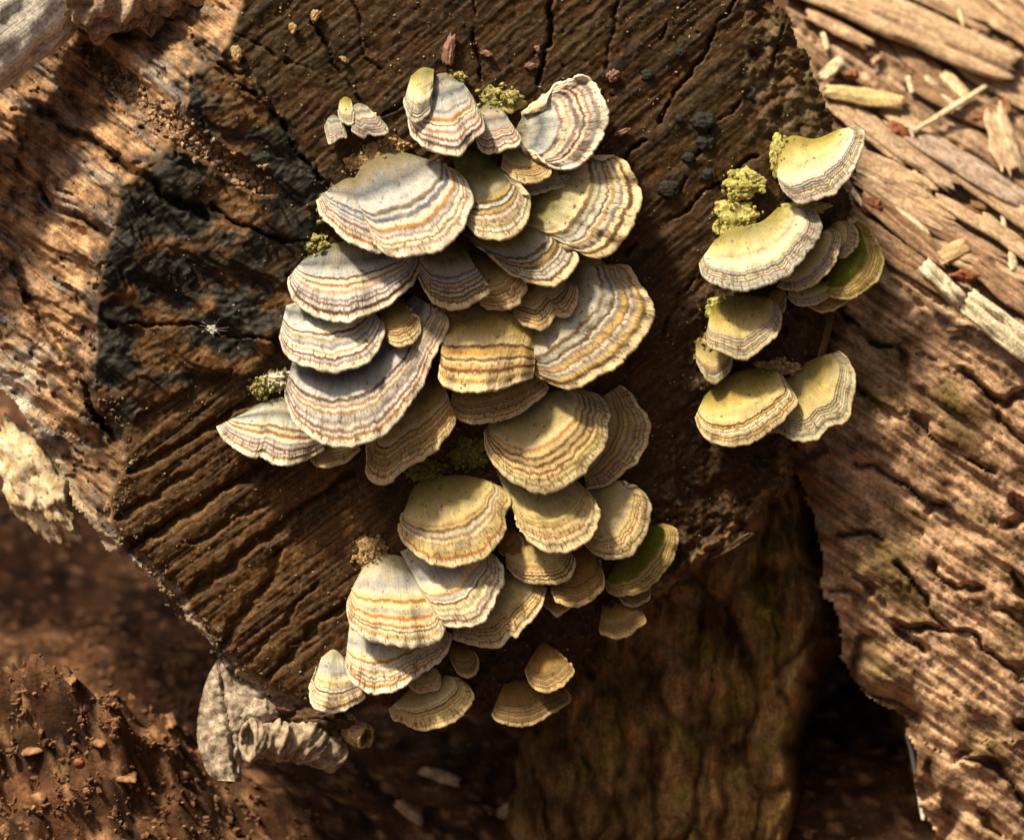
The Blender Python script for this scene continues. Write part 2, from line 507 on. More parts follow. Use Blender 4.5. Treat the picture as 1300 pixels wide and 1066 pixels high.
# flank: grain runs from upper left to lower right
qx = X * .65 + wx * .35; qy = Y * .65 + wy * .35
g_al = qx * .80 + qy * .60; g_ac = -qx * .60 + qy * .80
fl = fbm(g_al / 110, g_ac / 7, 4, 61)
fl2 = fbm(g_al / 150, g_ac / 34, 3, 62)
plk = np.round(fl2 * 2.6) / 2.6 * .7 + fl2 * .3
dep += side * (1.6 * fl + 24 * plk + 5 * fbm(X / 24, Y / 24, 5, 63, .6))
for pts, wd, dp in (([(50, 140), (62, 148), (110, 178), (170, 216), (216, 250), (262, 276)], 9, 36), ([(70, 352), (108, 388), (140, 414)], 5, 18),
                    ([(-60, 270), (20, 345), (62, 425), (112, 490), (140, 560)], 9, 32), ([(20, 205), (70, 260), (120, 290)], 6, 24),
                    ([(130, 118), (185, 160), (230, 188)], 4, 10), ([(235, 25), (262, 70), (300, 95)], 4, 10)):
    d_ = pline_dist(wx, wy, pts) + 1.5 * fbm(X / 10, Y / 10, 2, 64)
    dep += dp * (1 - sstep(0, wd, d_)) * np.maximum(side, .5)
dep += groove * (16 - 6 * np.abs(fbm(X / 7, Y / 7, 3, 65)))
hole = np.minimum(np.hypot(wx - 62, (wy - 252) * 1.3), np.hypot(wx - 182, (wy - 165) * 1.4) + 6)
dep += 20 * (1 - sstep(3, 15, hole)) * side
# char: lumpy alligatored blocks
blk = fbm(g_al / 120, g_ac / 46, 2, 66)
blk = np.round(blk * 3.2) / 3.2 * .75 + blk * .25
dep += char * (-6 + 13 * blk - 4.5 * fbm(X / 50, Y / 50, 4, 67, .48) - 2.6 * np.abs(fbm((X * .8 - Y * .6) / 40, (X * .6 + Y * .8) / 10, 3, 68, .5)) - .5 * fbm(X / 6, Y / 6, 2, 96))
s_al = qx * .76 - qy * .65; s_ac = qx * .65 + qy * .76          # saw marks / grain on the end, lower left to upper right
fine = fbm(s_al / 120, s_ac / 4.2, 3, 69, .6)
broad = fbm(s_al / 240, s_ac / 30, 3, 70)
face = (1 - side) * (1 - char)
dep += face * (1 - fibw) * (1.1 * fine + 2.4 * broad + 1.5 * fbm(X / 20, Y / 20, 4, 71, .6))
hx = X + .10 * (wx - X); hy = Y + .10 * (wy - Y)
f_al = hx * .80 - hy * .60; f_ac = hx * .60 + hy * .80
fa = 1 - 2.2 * np.abs(fbm(f_al / 200, f_ac / 6, 4, 72, .62))
fb = fbm(f_al / 330, f_ac / 30, 3, 73)
dep += face * fibw * (-1.3 * fa + 2.2 * fb + 1.8 * fbm(X / 14, Y / 14, 3, 94))
for pts, wd, dp in (([(140, 715), (177, 688), (225, 655), (272, 628), (330, 590)], 12, 22), ([(215, 770), (245, 750), (310, 700), (385, 648), (440, 604)], 11, 20),
                    ([(262, 835), (290, 806), (322, 762), (348, 726), (352, 700)], 9, 14), ([(335, 868), (370, 830), (420, 780), (470, 735)], 7, 14),
                    ([(165, 600), (215, 575), (270, 540), (330, 500)], 8, 14), ([(150, 660), (200, 625), (235, 600)], 8, 14),
                    ([(300, 850), (350, 800), (400, 740)], 5, 9), ([(250, 690), (300, 655), (340, 640)], 6, 10)):
    d_ = pline_dist(wx, wy, pts) + 3.5 * fbm(X / 22, Y / 22, 3, 74)
    dep += .7 * dp * (1 - sstep(0, wd, d_))
dep += face * rot * (9 * fbm(X / 34, Y / 34, 4, 75) + 5 * np.abs(fbm(X / 11, Y / 11, 3, 76)))
dep += rim * (6 - 9 * fbm(X / 26, Y / 26, 4, 77)) - 13 * sstep(16, 5, np.abs(outd - 9)) * sstep(930, 985, X) * (Y < 240)
CRACKS = [([(703, -200), (700, 0), (693, 60), (683, 110), (678, 150)], 5.5, 20), ([(600, -200), (600, 0), (604, 50), (606, 100)], 3.2, 14),
          ([(960, -60), (934, 0), (905, 45), (859, 116), (835, 155), (801, 195), (765, 235)], 3.8, 16), ([(960, 200), (921, 224), (870, 265), (809, 307), (790, 325)], 3.4, 15),
          ([(270, 75), (305, 108), (340, 140), (362, 166), (392, 210), (418, 238)], 4, 16), ([(400, 30), (424, 80), (444, 113), (456, 130)], 3, 12),
          ([(447, 0), (455, 40), (470, 75), (482, 90)], 2.4, 9), ([(268, 262), (310, 285), (345, 303), (392, 306)], 4.5, 18),
          ([(140, 416), (200, 410), (242, 410), (290, 428), (322, 434), (352, 428)], 3.6, 15), ([(878, 0), (850, 30), (830, 60)], 2.2, 8),
          ([(790, 0), (780, 40), (768, 90)], 2.2, 8), ([(895, 340), (860, 375), (846, 420), (835, 470)], 2.8, 9), ([(1000, 20), (985, 70), (960, 120)], 3, 9),
          ([(470, 150), (520, 135), (560, 120)], 2.4, 7), ([(300, 40), (340, 70), (395, 90)], 2.4, 8), ([(940, 130), (905, 160), (880, 200), (868, 240)], 4, 12)]
for pts, wd, dp in CRACKS:
    d_ = pline_dist(wx, wy, pts) + 1.6 * fbm(X / 10, Y / 10, 3, 78) + 1.2 * np.clip(fbm(X / 45, Y / 45, 2, 99), 0, 1) * wd
    dep += .75 * dp * (1 - sstep(0, wd * .8, d_))
pits = np.clip(fbm(X / 9, Y / 9, 2, 79) - .75, 0, 1)
dep += face * 14 * pits
lip = sstep(14, 4, np.abs(outd - 9)) * sstep(760, 860, X) * sstep(540, 600, Y) * np.clip(.7 + fbm(X / 18, Y / 18, 3, 101), 0, 1)
dep -= 12 * lip
LOG_X0, LOG_Y0, LOG_DEP = -220, -200, dep

def log_depth(px, py):
    i = int(np.clip((py - LOG_Y0) / 2, 0, LOG_DEP.shape[0] - 1)); j = int(np.clip((px - LOG_X0) / 2, 0, LOG_DEP.shape[1] - 1))
    return float(LOG_DEP[i, j])

V = W(X, Y, dep).reshape(-1, 3)
F = grid_faces(*X.shape, ok)
# colours of the wood, plus a lit rim painted on the lower-right lip
def mixc(c, col_, w): return c * (1 - w[..., None]) + np.asarray(col_) * w[..., None]
tb = np.clip(.5 + .45 * fine + .5 * broad, 0, 1)
c = lerp3((.012, .0048, .0012), (.074, .033, .0085), tb)
oliv = np.clip(fbm(X / 120, Y / 120, 3, 81) + .35 * sstep(650, 350, X), 0, 1) * .6
c = mixc(c, (.050, .036, .009), oliv * .7)
redd = np.clip(fbm(X / 60, Y / 60, 3, 88) * 1.3 - .1, 0, 1) * .45
c = mixc(c, (.065, .029, .011), redd)
tf = np.clip(.25 + .5 * fa + .3 * fb, 0, 1)
c = c * (1 - fibw[..., None]) + lerp3((.024, .010, .003), (.14, .068, .023), tf) * fibw[..., None]
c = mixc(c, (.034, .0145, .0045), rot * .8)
c = mixc(c, (.20, .15, .085), rim * np.clip(.35 + fbm(X / 30, Y / 30, 3, 82), 0, 1) * .6)
dust = np.clip(fbm(X / 6, Y / 6, 2, 83) * 1.6 - .75, 0, 1) * face
c = mixc(c, (.36, .26, .15), dust * .4)
cc = lerp3((.006, .0055, .0045), (.022, .019, .014), np.clip(.5 + .6 * fbm(X / 18, Y / 18, 3, 84), 0, 1))
c = c * (1 - char[..., None]) + cc * char[..., None]
brn = np.maximum(np.exp(-(((g_al - (275 * .8 + 240 * .6)) / 55) ** 2 + ((g_ac - (-275 * .6 + 240 * .8)) / 20) ** 2) ** 2), np.exp(-(((X - 362) / 30) ** 2 + ((Y - 350) / 60) ** 2) ** 2))
c = mixc(c, (.050, .026, .010), char * brn * np.clip(.6 + fbm(X / 20, Y / 20, 3, 100), 0, 1) * .9)
scr = char * np.clip(fbm(X / 85, Y / 60, 5, 95, .55) * 2.4 - .22, 0, 1)
c = mixc(c, (.115, .056, .020), scr * .95)
ts = np.clip(.55 + .3 * fl + .7 * fbm(X / 30, Y / 30, 4, 97, .6), 0, 1)
cs = lerp3((.075, .032, .014), (.46, .275, .155), ts)
greyp = np.clip(fbm(g_al / 90, g_ac / 26, 3, 85) * 1.8 - .25, 0, 1)
cs = mixc(cs, (.20, .185, .18), greyp * .7)
dk = np.clip(fbm(X / 36, Y / 36, 5, 86, .6) * 2.0 - .45, 0, 1)
cs = mixc(cs, (.05, .029, .017), dk * .9)
soot = sstep(-34, -4, chd) * np.clip(.6 + fbm(X / 16, Y / 16, 3, 98), 0, 1)
cs = mixc(cs, (.035, .033, .033), soot * .85)
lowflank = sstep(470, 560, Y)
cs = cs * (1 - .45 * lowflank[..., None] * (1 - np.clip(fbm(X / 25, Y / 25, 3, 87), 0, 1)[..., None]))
mould = sstep(60, 95, sd) * sstep(420, 480, Y)
cs = mixc(cs, (.50, .47, .40), mould * np.clip(.5 + fbm(X / 20, Y / 20, 3, 89), 0, 1) * .8)
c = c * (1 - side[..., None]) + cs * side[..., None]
c = mixc(c, (.20, .115, .065), groove * .85)
edgepale = sstep(12, 3, np.abs(outd - 4)) * sstep(640, 420, X) * sstep(560, 640, Y)
c = mixc(c, (.40, .31, .22), edgepale * .6)
c = mixc(c, (.21, .125, .060), lip * .85)  # rim light painted into the colour of the raised lip
gu = g_al * side + s_al * (face * (1 - fibw)) + f_al * (face * fibw) + s_al * char
gv = g_ac * side * .6 + s_ac * (face * (1 - fibw)) + f_ac * (face * fibw) + s_ac * char
gloss = char * (.35 + .5 * np.clip(fbm(X / 30, Y / 30, 2, 90), 0, 1)) + face * (1 - fibw) * .25
log = thing('cut_log', W(300., 905., 60.), 'dark cut log end with charred black patches that carries the bracket fungi', 'log')
fc = F[:, 0]
sidef = side.reshape(-1)[fc]; charf = char.reshape(-1)[fc]; fibf = fibw.reshape(-1)[fc]; rimf = rim.reshape(-1)[fc]; grf = groove.reshape(-1)[fc]
fid = np.where(grf > .5, 4, np.where(charf > .5, 1, np.where(sidef > .5, 2, np.where(fibf > .5, 3, np.where(rimf > .5, 5, 0)))))
nm = {0: 'end_face', 1: 'charred_surface', 2: 'weathered_flank', 3: 'fibrous_wood', 4: 'crumbly_strip', 5: 'bark_rim'}
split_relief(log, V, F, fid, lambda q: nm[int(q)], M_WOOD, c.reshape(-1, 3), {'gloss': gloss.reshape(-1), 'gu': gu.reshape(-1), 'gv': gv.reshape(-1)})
LOGVEC = (W(560., 440., 500.) - W(600., 500., 0.))
VV, FF, used = skirt(V, F, LOGVEC)
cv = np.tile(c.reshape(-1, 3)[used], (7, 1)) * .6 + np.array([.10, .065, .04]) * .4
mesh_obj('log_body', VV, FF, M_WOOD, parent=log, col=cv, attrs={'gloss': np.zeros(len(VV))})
# ------------------------------------------------------------------ bracket fungi
GREY = (.40, .40, .41); BLUE = (.13, .145, .19); RUST = (.25, .075, .028); ORAN = (.56, .25, .06); CREAM = (.78, .63, .39); WHITE = (.82, .74, .60)
TAN = (.54, .37, .16); OLIVE = (.15, .145, .03); YEL = (.48, .42, .12); BROWN = (.24, .13, .04); DK = (.07, .045, .028); GREEN = (.19, .22, .008)
PALEY = (.68, .62, .42); DGREY = (.075, .07, .066); LGREY = (.60, .565, .50); UMB = (.15, .066, .03); SAND = (.62, .48, .25); CGREY = (.53, .535, .54)

PAL = {
    # kind: inner colours, band colours, margin colour, where bands start, moss colour and amount
    'grey': dict(inner=[(.26, .25, .20), LGREY, BLUE, CGREY], bands=[CGREY, RUST, CGREY, ORAN, BLUE, WHITE, RUST, CGREY, ORAN], margin=WHITE, start=.45, moss=(.22, .20, .05), mamt=.35),
    'greyblue': dict(inner=[(.20, .18, .11), (.30, .30, .31), BLUE, CGREY], bands=[CGREY, UMB, CGREY, BLUE, ORAN, RUST, WHITE, RUST, CGREY, ORAN], margin=WHITE, start=.48, moss=(.18, .17, .04), mamt=.35),
    'olive': dict(inner=[(.050, .042, .010), (.115, .10, .020), (.30, .26, .10), (.55, .49, .34)], bands=[UMB, LGREY, DK, LGREY, UMB, ORAN, CREAM, UMB, TAN], margin=CREAM, start=.50, moss=(.07, .08, .012), mamt=.9),  # dark inner stops take in shade near the base, besides algae
    'amber': dict(inner=[(.08, .045, .012), (.22, .13, .035), (.42, .28, .09), (.56, .42, .18)], bands=[RUST, TAN, ORAN, CREAM, UMB, SAND, ORAN, CREAM], margin=CREAM, start=.52, moss=(.18, .15, .03), mamt=.4),  # dark first stops paint in the shade near the base
    'cream': dict(inner=[(.28, .20, .075), (.40, .31, .13), (.48, .385, .19), (.57, .46, .25)], bands=[SAND, TAN, SAND, UMB, SAND, ORAN, (.5, .44, .33), RUST, SAND, CREAM], margin=CREAM, start=.55, moss=(.28, .25, .07), mamt=.35),
    'pale': dict(inner=[(.46, .41, .27), LGREY, GREY, LGREY], bands=[CREAM, ORAN, LGREY, GREY, CREAM, RUST, WHITE, ORAN, BLUE, CREAM], margin=WHITE, start=.5, moss=(.30, .26, .10), mamt=.25),
    'brown': dict(inner=[(.14, .065, .018), (.21, .10, .026), (.28, .145, .04), (.33, .18, .055)], bands=[(.15,.08,.03), (.24, .15, .06), UMB, (.28, .18, .075), BROWN, (.36,.26,.13)], margin=(.46, .33, .17), start=.6, moss=(.2, .13, .03), mamt=.3),
    'yellow': dict(inner=[(.36, .30, .08), (.62, .53, .24), (.74, .66, .40), (.80, .73, .54)], bands=[PALEY, RUST, LGREY, DGREY, LGREY, GREY, DGREY, LGREY], margin=(.62, .58, .48), start=.72, moss=(.24, .20, .03), mamt=.4),
    'yelbrown': dict(inner=[(.20, .155, .03), (.42, .31, .08), (.60, .46, .17), (.68, .55, .28)], bands=[SAND, UMB, TAN, DGREY, LGREY, DK, SAND, DGREY, LGREY], margin=(.60, .50, .30), start=.70, moss=(.14, .12, .02), mamt=.6),
    'green': dict(inner=[(.10, .12, .010), (.15, .17, .012), (.18, .20, .014), (.16, .18, .012)], bands=[(.16, .18, .014), (.12, .13, .012), (.17, .18, .014), DK, (.20, .12, .04), TAN], margin=(.55, .45, .22), start=.74, moss=(.12, .16, .008), mamt=.3),
}

def cap_material(kind, seed, margin_w=.06, tint=1.0, start=None):
    p = dict(PAL[kind]); p['start'] = start or p['start']
    def sat(c_):
        l_ = .3 * c_[0] + .6 * c_[1] + .1 * c_[2]
        g_ = 1.08
        v_ = 1.0 if l_ > .35 else .80
        return tuple(min(.86, max(.004, (l_ + (q - l_) * g_) * v_)) for q in c_)
    p['inner'] = [sat(q) for q in p['inner']]; p['bands'] = [sat(q) for q in p['bands']]; p['moss'] = sat(p['moss'])
    r = random.Random(seed)
    m, nt, b = new_mat('cap_' + kind)
    L = nt.links.new
    rad = nd(nt, 'ShaderNodeAttribute', attribute_name='rad')
    tan = nd(nt, 'ShaderNodeAttribute', attribute_name='tan')
    dst = nd(nt, 'ShaderNodeAttribute', attribute_name='dst')
    cx = nd(nt, 'ShaderNodeCombineXYZ')
    ts = nd(nt, 'ShaderNodeMath', operation='MULTIPLY'); ts.inputs[1].default_value = .03
    L(tan.outputs['Fac'], ts.inputs[0]); L(ts.outputs[0], cx.inputs[0])
    rs = nd(nt, 'ShaderNodeMath', operation='MULTIPLY'); rs.inputs[1].default_value = 2.2
    L(rad.outputs['Fac'], rs.inputs[0]); L(rs.outputs[0], cx.inputs[1])
    cx.inputs[2].default_value = seed * 3.7
    warp = nd(nt, 'ShaderNodeTexNoise', Scale=1.6, Detail=4.0, Roughness=.6)
    L(cx.outputs[0], warp.inputs['Vector'])
    w1 = nd(nt, 'ShaderNodeMath', operation='SUBTRACT'); w1.inputs[1].default_value = .5
    L(warp.outputs['Fac'], w1.inputs[0])
    w2 = nd(nt, 'ShaderNodeMath', operation='MULTIPLY_ADD'); w2.inputs[1].default_value = .065
    L(w1.outputs[0], w2.inputs[0]); L(rad.outputs['Fac'], w2.inputs[2])
    # fibrils: noise drawn out along the radius, by arc length
    fx = nd(nt, 'ShaderNodeCombineXYZ')
    f1 = nd(nt, 'ShaderNodeMath', operation='MULTIPLY'); f1.inputs[1].default_value = .55
    L(tan.outputs['Fac'], f1.inputs[0]); L(f1.outputs[0], fx.inputs[0])
    f2 = nd(nt, 'ShaderNodeMath', operation='MULTIPLY'); f2.inputs[1].default_value = .06
    L(dst.outputs['Fac'], f2.inputs[0]); L(f2.outputs[0], fx.inputs[1]); fx.inputs[2].default_value = seed * 1.3
    fib = nd(nt, 'ShaderNodeTexNoise', Scale=1.0, Detail=3.0, Roughness=.7)
    L(fx.outputs[0], fib.inputs['Vector'])
    # fibrils push the zone edges in and out a little
    w3 = nd(nt, 'ShaderNodeMath', operation='SUBTRACT'); w3.inputs[1].default_value = .5
    L(fib.outputs['Fac'], w3.inputs[0])
    w4 = nd(nt, 'ShaderNodeMath', operation='MULTIPLY_ADD'); w4.inputs[1].default_value = .016
    L(w3.outputs[0], w4.inputs[0]); L(w2.outputs[0], w4.inputs[2])
    tc0 = nd(nt, 'ShaderNodeTexCoord')
    gr = nd(nt, 'ShaderNodeTexNoise', Scale=420.0, Detail=5.0, Roughness=.7); L(tc0.outputs['Object'], gr.inputs['Vector'])
    gr1 = nd(nt, 'ShaderNodeMath', operation='SUBTRACT'); gr1.inputs[1].default_value = .5; L(gr.outputs['Fac'], gr1.inputs[0])
    w5 = nd(nt, 'ShaderNodeMath', operation='MULTIPLY_ADD'); w5.inputs[1].default_value = .055
    L(gr1.outputs[0], w5.inputs[0]); L(w4.outputs[0], w5.inputs[2])
    cr = nd(nt, 'ShaderNodeValToRGB')
    stops = []
    for i, c_ in enumerate(p['inner']):
        stops.append((p['start'] * (i + .55) / len(p['inner']), c_))
    bands = list(p['bands'])
    mean = tuple(sum(q[j] for q in bands) / len(bands) for j in range(3))
    lights = [q for q in bands if sum(q) > sum(mean)] or bands
    darks = [q for q in bands if sum(q) <= sum(mean)] or bands
    nb = 6
    ws = []; seq = []
    for j in range(nb):
        l_ = r.choice(lights); d_ = darks[(j + r.choice((0, 0, 1))) % len(darks)]; st_ = r.choice((.6, .9, 1.0))
        v_ = .9 + .2 * r.random()
        l_ = tuple(min(.85, q * v_) for q in l_)
        d_ = tuple((l_[q] * (1 - st_) + d_[q] * st_) * r.choice((.8, 1.0)) for q in range(3))
        seq += [l_, d_]; ws += [.45 + r.random() * .9, .35 + r.random() * .85]
    tot = sum(ws); x = p['start']
    for w_, c_ in zip(ws, seq):
        dw = w_ / tot * (1 - margin_w - p['start'])
        stops.append((x + dw * .22, c_)); stops.append((x + dw * .78, c_))
        x += dw
    stops.append((1 - margin_w * .75, p['margin'])); stops.append((1.0, p['margin']))
    stops = stops[:31]
    el = cr.color_ramp.elements
    while len(el) < len(stops): el.new(.5)
    for e, (ps, c_) in zip(el, sorted(stops, key=lambda q: q[0])):
        e.position = min(1, max(0, ps)); e.color = (c_[0] * tint, c_[1] * tint, c_[2] * tint, 1)
    L(w5.outputs[0], cr.inputs[0])
    brk = nd(nt, 'ShaderNodeTexNoise', Scale=3.4, Detail=3.0, Roughness=.6)
    L(cx.outputs[0], brk.inputs['Vector'])
    bk = nd(nt, 'ShaderNodeMapRange'); bk.inputs[1].default_value = .42; bk.inputs[2].default_value = .68; bk.inputs[3].default_value = 0; bk.inputs[4].default_value = .4
    L(brk.outputs['Fac'], bk.inputs[0])
    gate = nd(nt, 'ShaderNodeMapRange'); gate.inputs[1].default_value = p['start'] - .1; gate.inputs[2].default_value = p['start'] + .1
    L(rad.outputs['Fac'], gate.inputs[0])
    bg_ = nd(nt, 'ShaderNodeMath', operation='MULTIPLY'); L(bk.outputs[0], bg_.inputs[0]); L(gate.outputs[0], bg_.inputs[1])
    bmx = nd(nt, 'ShaderNodeMix', data_type='RGBA'); L(bg_.outputs[0], bmx.inputs[0]); L(cr.outputs[0], bmx.inputs[6])
    bmx.inputs[7].default_value = (mean[0] * tint, mean[1] * tint, mean[2] * tint, 1)
    tc = nd(nt, 'ShaderNodeTexCoord')
    blot = nd(nt, 'ShaderNodeTexNoise', Scale=120.0, Detail=5.0, Roughness=.7)
    L(tc.outputs['Object'], blot.inputs['Vector'])
    fine = nd(nt, 'ShaderNodeTexNoise', Scale=1400.0, Detail=3.0, Roughness=.7)
    L(tc.outputs['Object'], fine.inputs['Vector'])
    # brightness: fibrils x blotches x fine
    def rng_(src, a, b_, lo, hi):
        q = nd(nt, 'ShaderNodeMapRange'); q.inputs[1].default_value = a; q.inputs[2].default_value = b_; q.inputs[3].default_value = lo; q.inputs[4].default_value = hi
        L(src, q.inputs[0]); return q.outputs[0]
    k1 = rng_(fib.outputs['Fac'], .3, .7, .74, 1.14)
    k2 = rng_(blot.outputs['Fac'], .3, .7, .78, 1.12)
    k3 = rng_(fine.outputs['Fac'], .3, .7, .84, 1.12)
    mu = nd(nt, 'ShaderNodeMath', operation='MULTIPLY'); L(k1, mu.inputs[0]); L(k2, mu.inputs[1])
    mu2 = nd(nt, 'ShaderNodeMath', operation='MULTIPLY'); L(mu.outputs[0], mu2.inputs[0]); L(k3, mu2.inputs[1])
    vm = nd(nt, 'ShaderNodeVectorMath', operation='SCALE'); L(bmx.outputs[2], vm.inputs[0]); L(mu2.outputs[0], vm.inputs['Scale'])
    # algae growing from the base outward; olive caps get base shade this way too
    inv = rng_(rad.outputs['Fac'], 0, .75, 1, 0)
    bl2 = rng_(blot.outputs['Fac'], .35, .62, 0, 1)
    mm = nd(nt, 'ShaderNodeMath', operation='MULTIPLY'); L(inv, mm.inputs[0]); L(bl2, mm.inputs[1])
    mm2 = nd(nt, 'ShaderNodeMath', operation='MULTIPLY'); L(mm.outputs[0], mm2.inputs[0]); mm2.inputs[1].default_value = p['mamt']
    mx = nd(nt, 'ShaderNodeMix', data_type='RGBA'); L(mm2.outputs[0], mx.inputs[0]); L(vm.outputs[0], mx.inputs[6]); mx.inputs[7].default_value = (*p['moss'], 1)
    # broad stains over any zone
    stn = nd(nt, 'ShaderNodeTexNoise', Scale=48.0, Detail=5.0, Roughness=.6); L(tc.outputs['Object'], stn.inputs['Vector'])
    st1 = rng_(stn.outputs['Fac'], .50, .72, 0, .5)
    mst = nd(nt, 'ShaderNodeMix', data_type='RGBA'); L(st1, mst.inputs[0]); L(mx.outputs[2], mst.inputs[6])
    stc = r.choice(((.30, .17, .07), (.24, .21, .07), (.33, .24, .12), (.22, .22, .21))) if kind not in ('green', 'brown') else (.12, .08, .03)
    mst.inputs[7].default_value = (*stc, 1)
    # blue-grey / brown mottling of the inner part
    mot = nd(nt, 'ShaderNodeTexNoise', Scale=260.0, Detail=6.0, Roughness=.75); L(tc.outputs['Object'], mot.inputs['Vector'])
    mo1 = rng_(mot.outputs['Fac'], .5, .66, 0, .25 if kind in ('yellow', 'yelbrown', 'cream') else .55)
    mo2 = rng_(rad.outputs['Fac'], .1, .8, 1, .15)
    mo = nd(nt, 'ShaderNodeMath', operation='MULTIPLY'); L(mo1, mo.inputs[0]); L(mo2, mo.inputs[1])
    mxm = nd(nt, 'ShaderNodeMix', data_type='RGBA'); L(mo.outputs[0], mxm.inputs[0]); L(mst.outputs[2], mxm.inputs[6])
    dkc = p['inner'][2 if kind in ('grey', 'greyblue', 'pale') else 0]
    mxm.inputs[7].default_value = (dkc[0] * .62 * tint, dkc[1] * .62 * tint, dkc[2] * .66 * tint, 1)
    # dark radial dashes in the outer zones
    tk = nd(nt, 'ShaderNodeCombineXYZ')
    tk1 = nd(nt, 'ShaderNodeMath', operation='MULTIPLY'); tk1.inputs[1].default_value = .33; L(tan.outputs['Fac'], tk1.inputs[0]); L(tk1.outputs[0], tk.inputs[0])
    tk2 = nd(nt, 'ShaderNodeMath', operation='MULTIPLY'); tk2.inputs[1].default_value = .10; L(dst.outputs['Fac'], tk2.inputs[0]); L(tk2.outputs[0], tk.inputs[1]); tk.inputs[2].default_value = seed * 2.1
    tkn = nd(nt, 'ShaderNodeTexNoise', Scale=1.0, Detail=1.0); L(tk.outputs[0], tkn.inputs['Vector'])
    tka = rng_(tkn.outputs['Fac'], .56, .66, 0, .8)
    tkb = rng_(rad.outputs['Fac'], .62, .8, 0, 1); tkc = rng_(rad.outputs['Fac'], .97, 1.0, 1, .15)
    t1_ = nd(nt, 'ShaderNodeMath', operation='MULTIPLY'); L(tka, t1_.inputs[0]); L(tkb, t1_.inputs[1])
    t2_ = nd(nt, 'ShaderNodeMath', operation='MULTIPLY'); L(t1_.outputs[0], t2_.inputs[0]); L(tkc, t2_.inputs[1])
    mxt = nd(nt, 'ShaderNodeMix', data_type='RGBA'); L(t2_.outputs[0], mxt.inputs[0]); L(mxm.outputs[2], mxt.inputs[6])
    mxt.inputs[7].default_value = (.17 * tint, .085 * tint, .04 * tint, 1)
    # pale felt grains
    fg = rng_(fine.outputs['Fac'], .60, .72, 0, .3)
    mxf = nd(nt, 'ShaderNodeMix', data_type='RGBA'); L(fg, mxf.inputs[0]); L(mxt.outputs[2], mxf.inputs[6])
    mg_ = p['margin']; mxf.inputs[7].default_value = (mg_[0] * .9 * tint, mg_[1] * .9 * tint, mg_[2] * .9 * tint, 1)
    # dark grit specks
    sp = nd(nt, 'ShaderNodeTexNoise', Scale=520.0, Detail=1.0); L(tc.outputs['Object'], sp.inputs['Vector'])
    spf = rng_(sp.outputs['Fac'], .69, .74, 0, .75)
    mx2 = nd(nt, 'ShaderNodeMix', data_type='RGBA'); L(spf, mx2.inputs[0]); L(mxf.outputs[2], mx2.inputs[6]); mx2.inputs[7].default_value = (.08, .05, .025, 1)
    L(mx2.outputs[2], b.inputs['Base Color'])
    # bump: fibrils, fine felt, zone ridges
    ad = nd(nt, 'ShaderNodeMath', operation='MULTIPLY_ADD'); ad.inputs[1].default_value = .55; L(fine.outputs['Fac'], ad.inputs[0]); L(fib.outputs['Fac'], ad.inputs[2])
    bp = nd(nt, 'ShaderNodeBump', Strength=.6, Distance=.0007); L(ad.outputs[0], bp.inputs['Height']); L(bp.outputs[0], b.inputs['Normal'])
    b.inputs['Roughness'].default_value = .72
    b.inputs['Specular IOR Level'].default_value = .28
    return m

M_PORE = plain_mat('pore_surface', (.55, .46, .30), (.70, .60, .42), scale=900, rough=.85, bump=.6)
M_PORE_B = plain_mat('pore_surface_brown', (.30, .18, .07), (.45, .29, .12), scale=900, rough=.85, bump=.6)

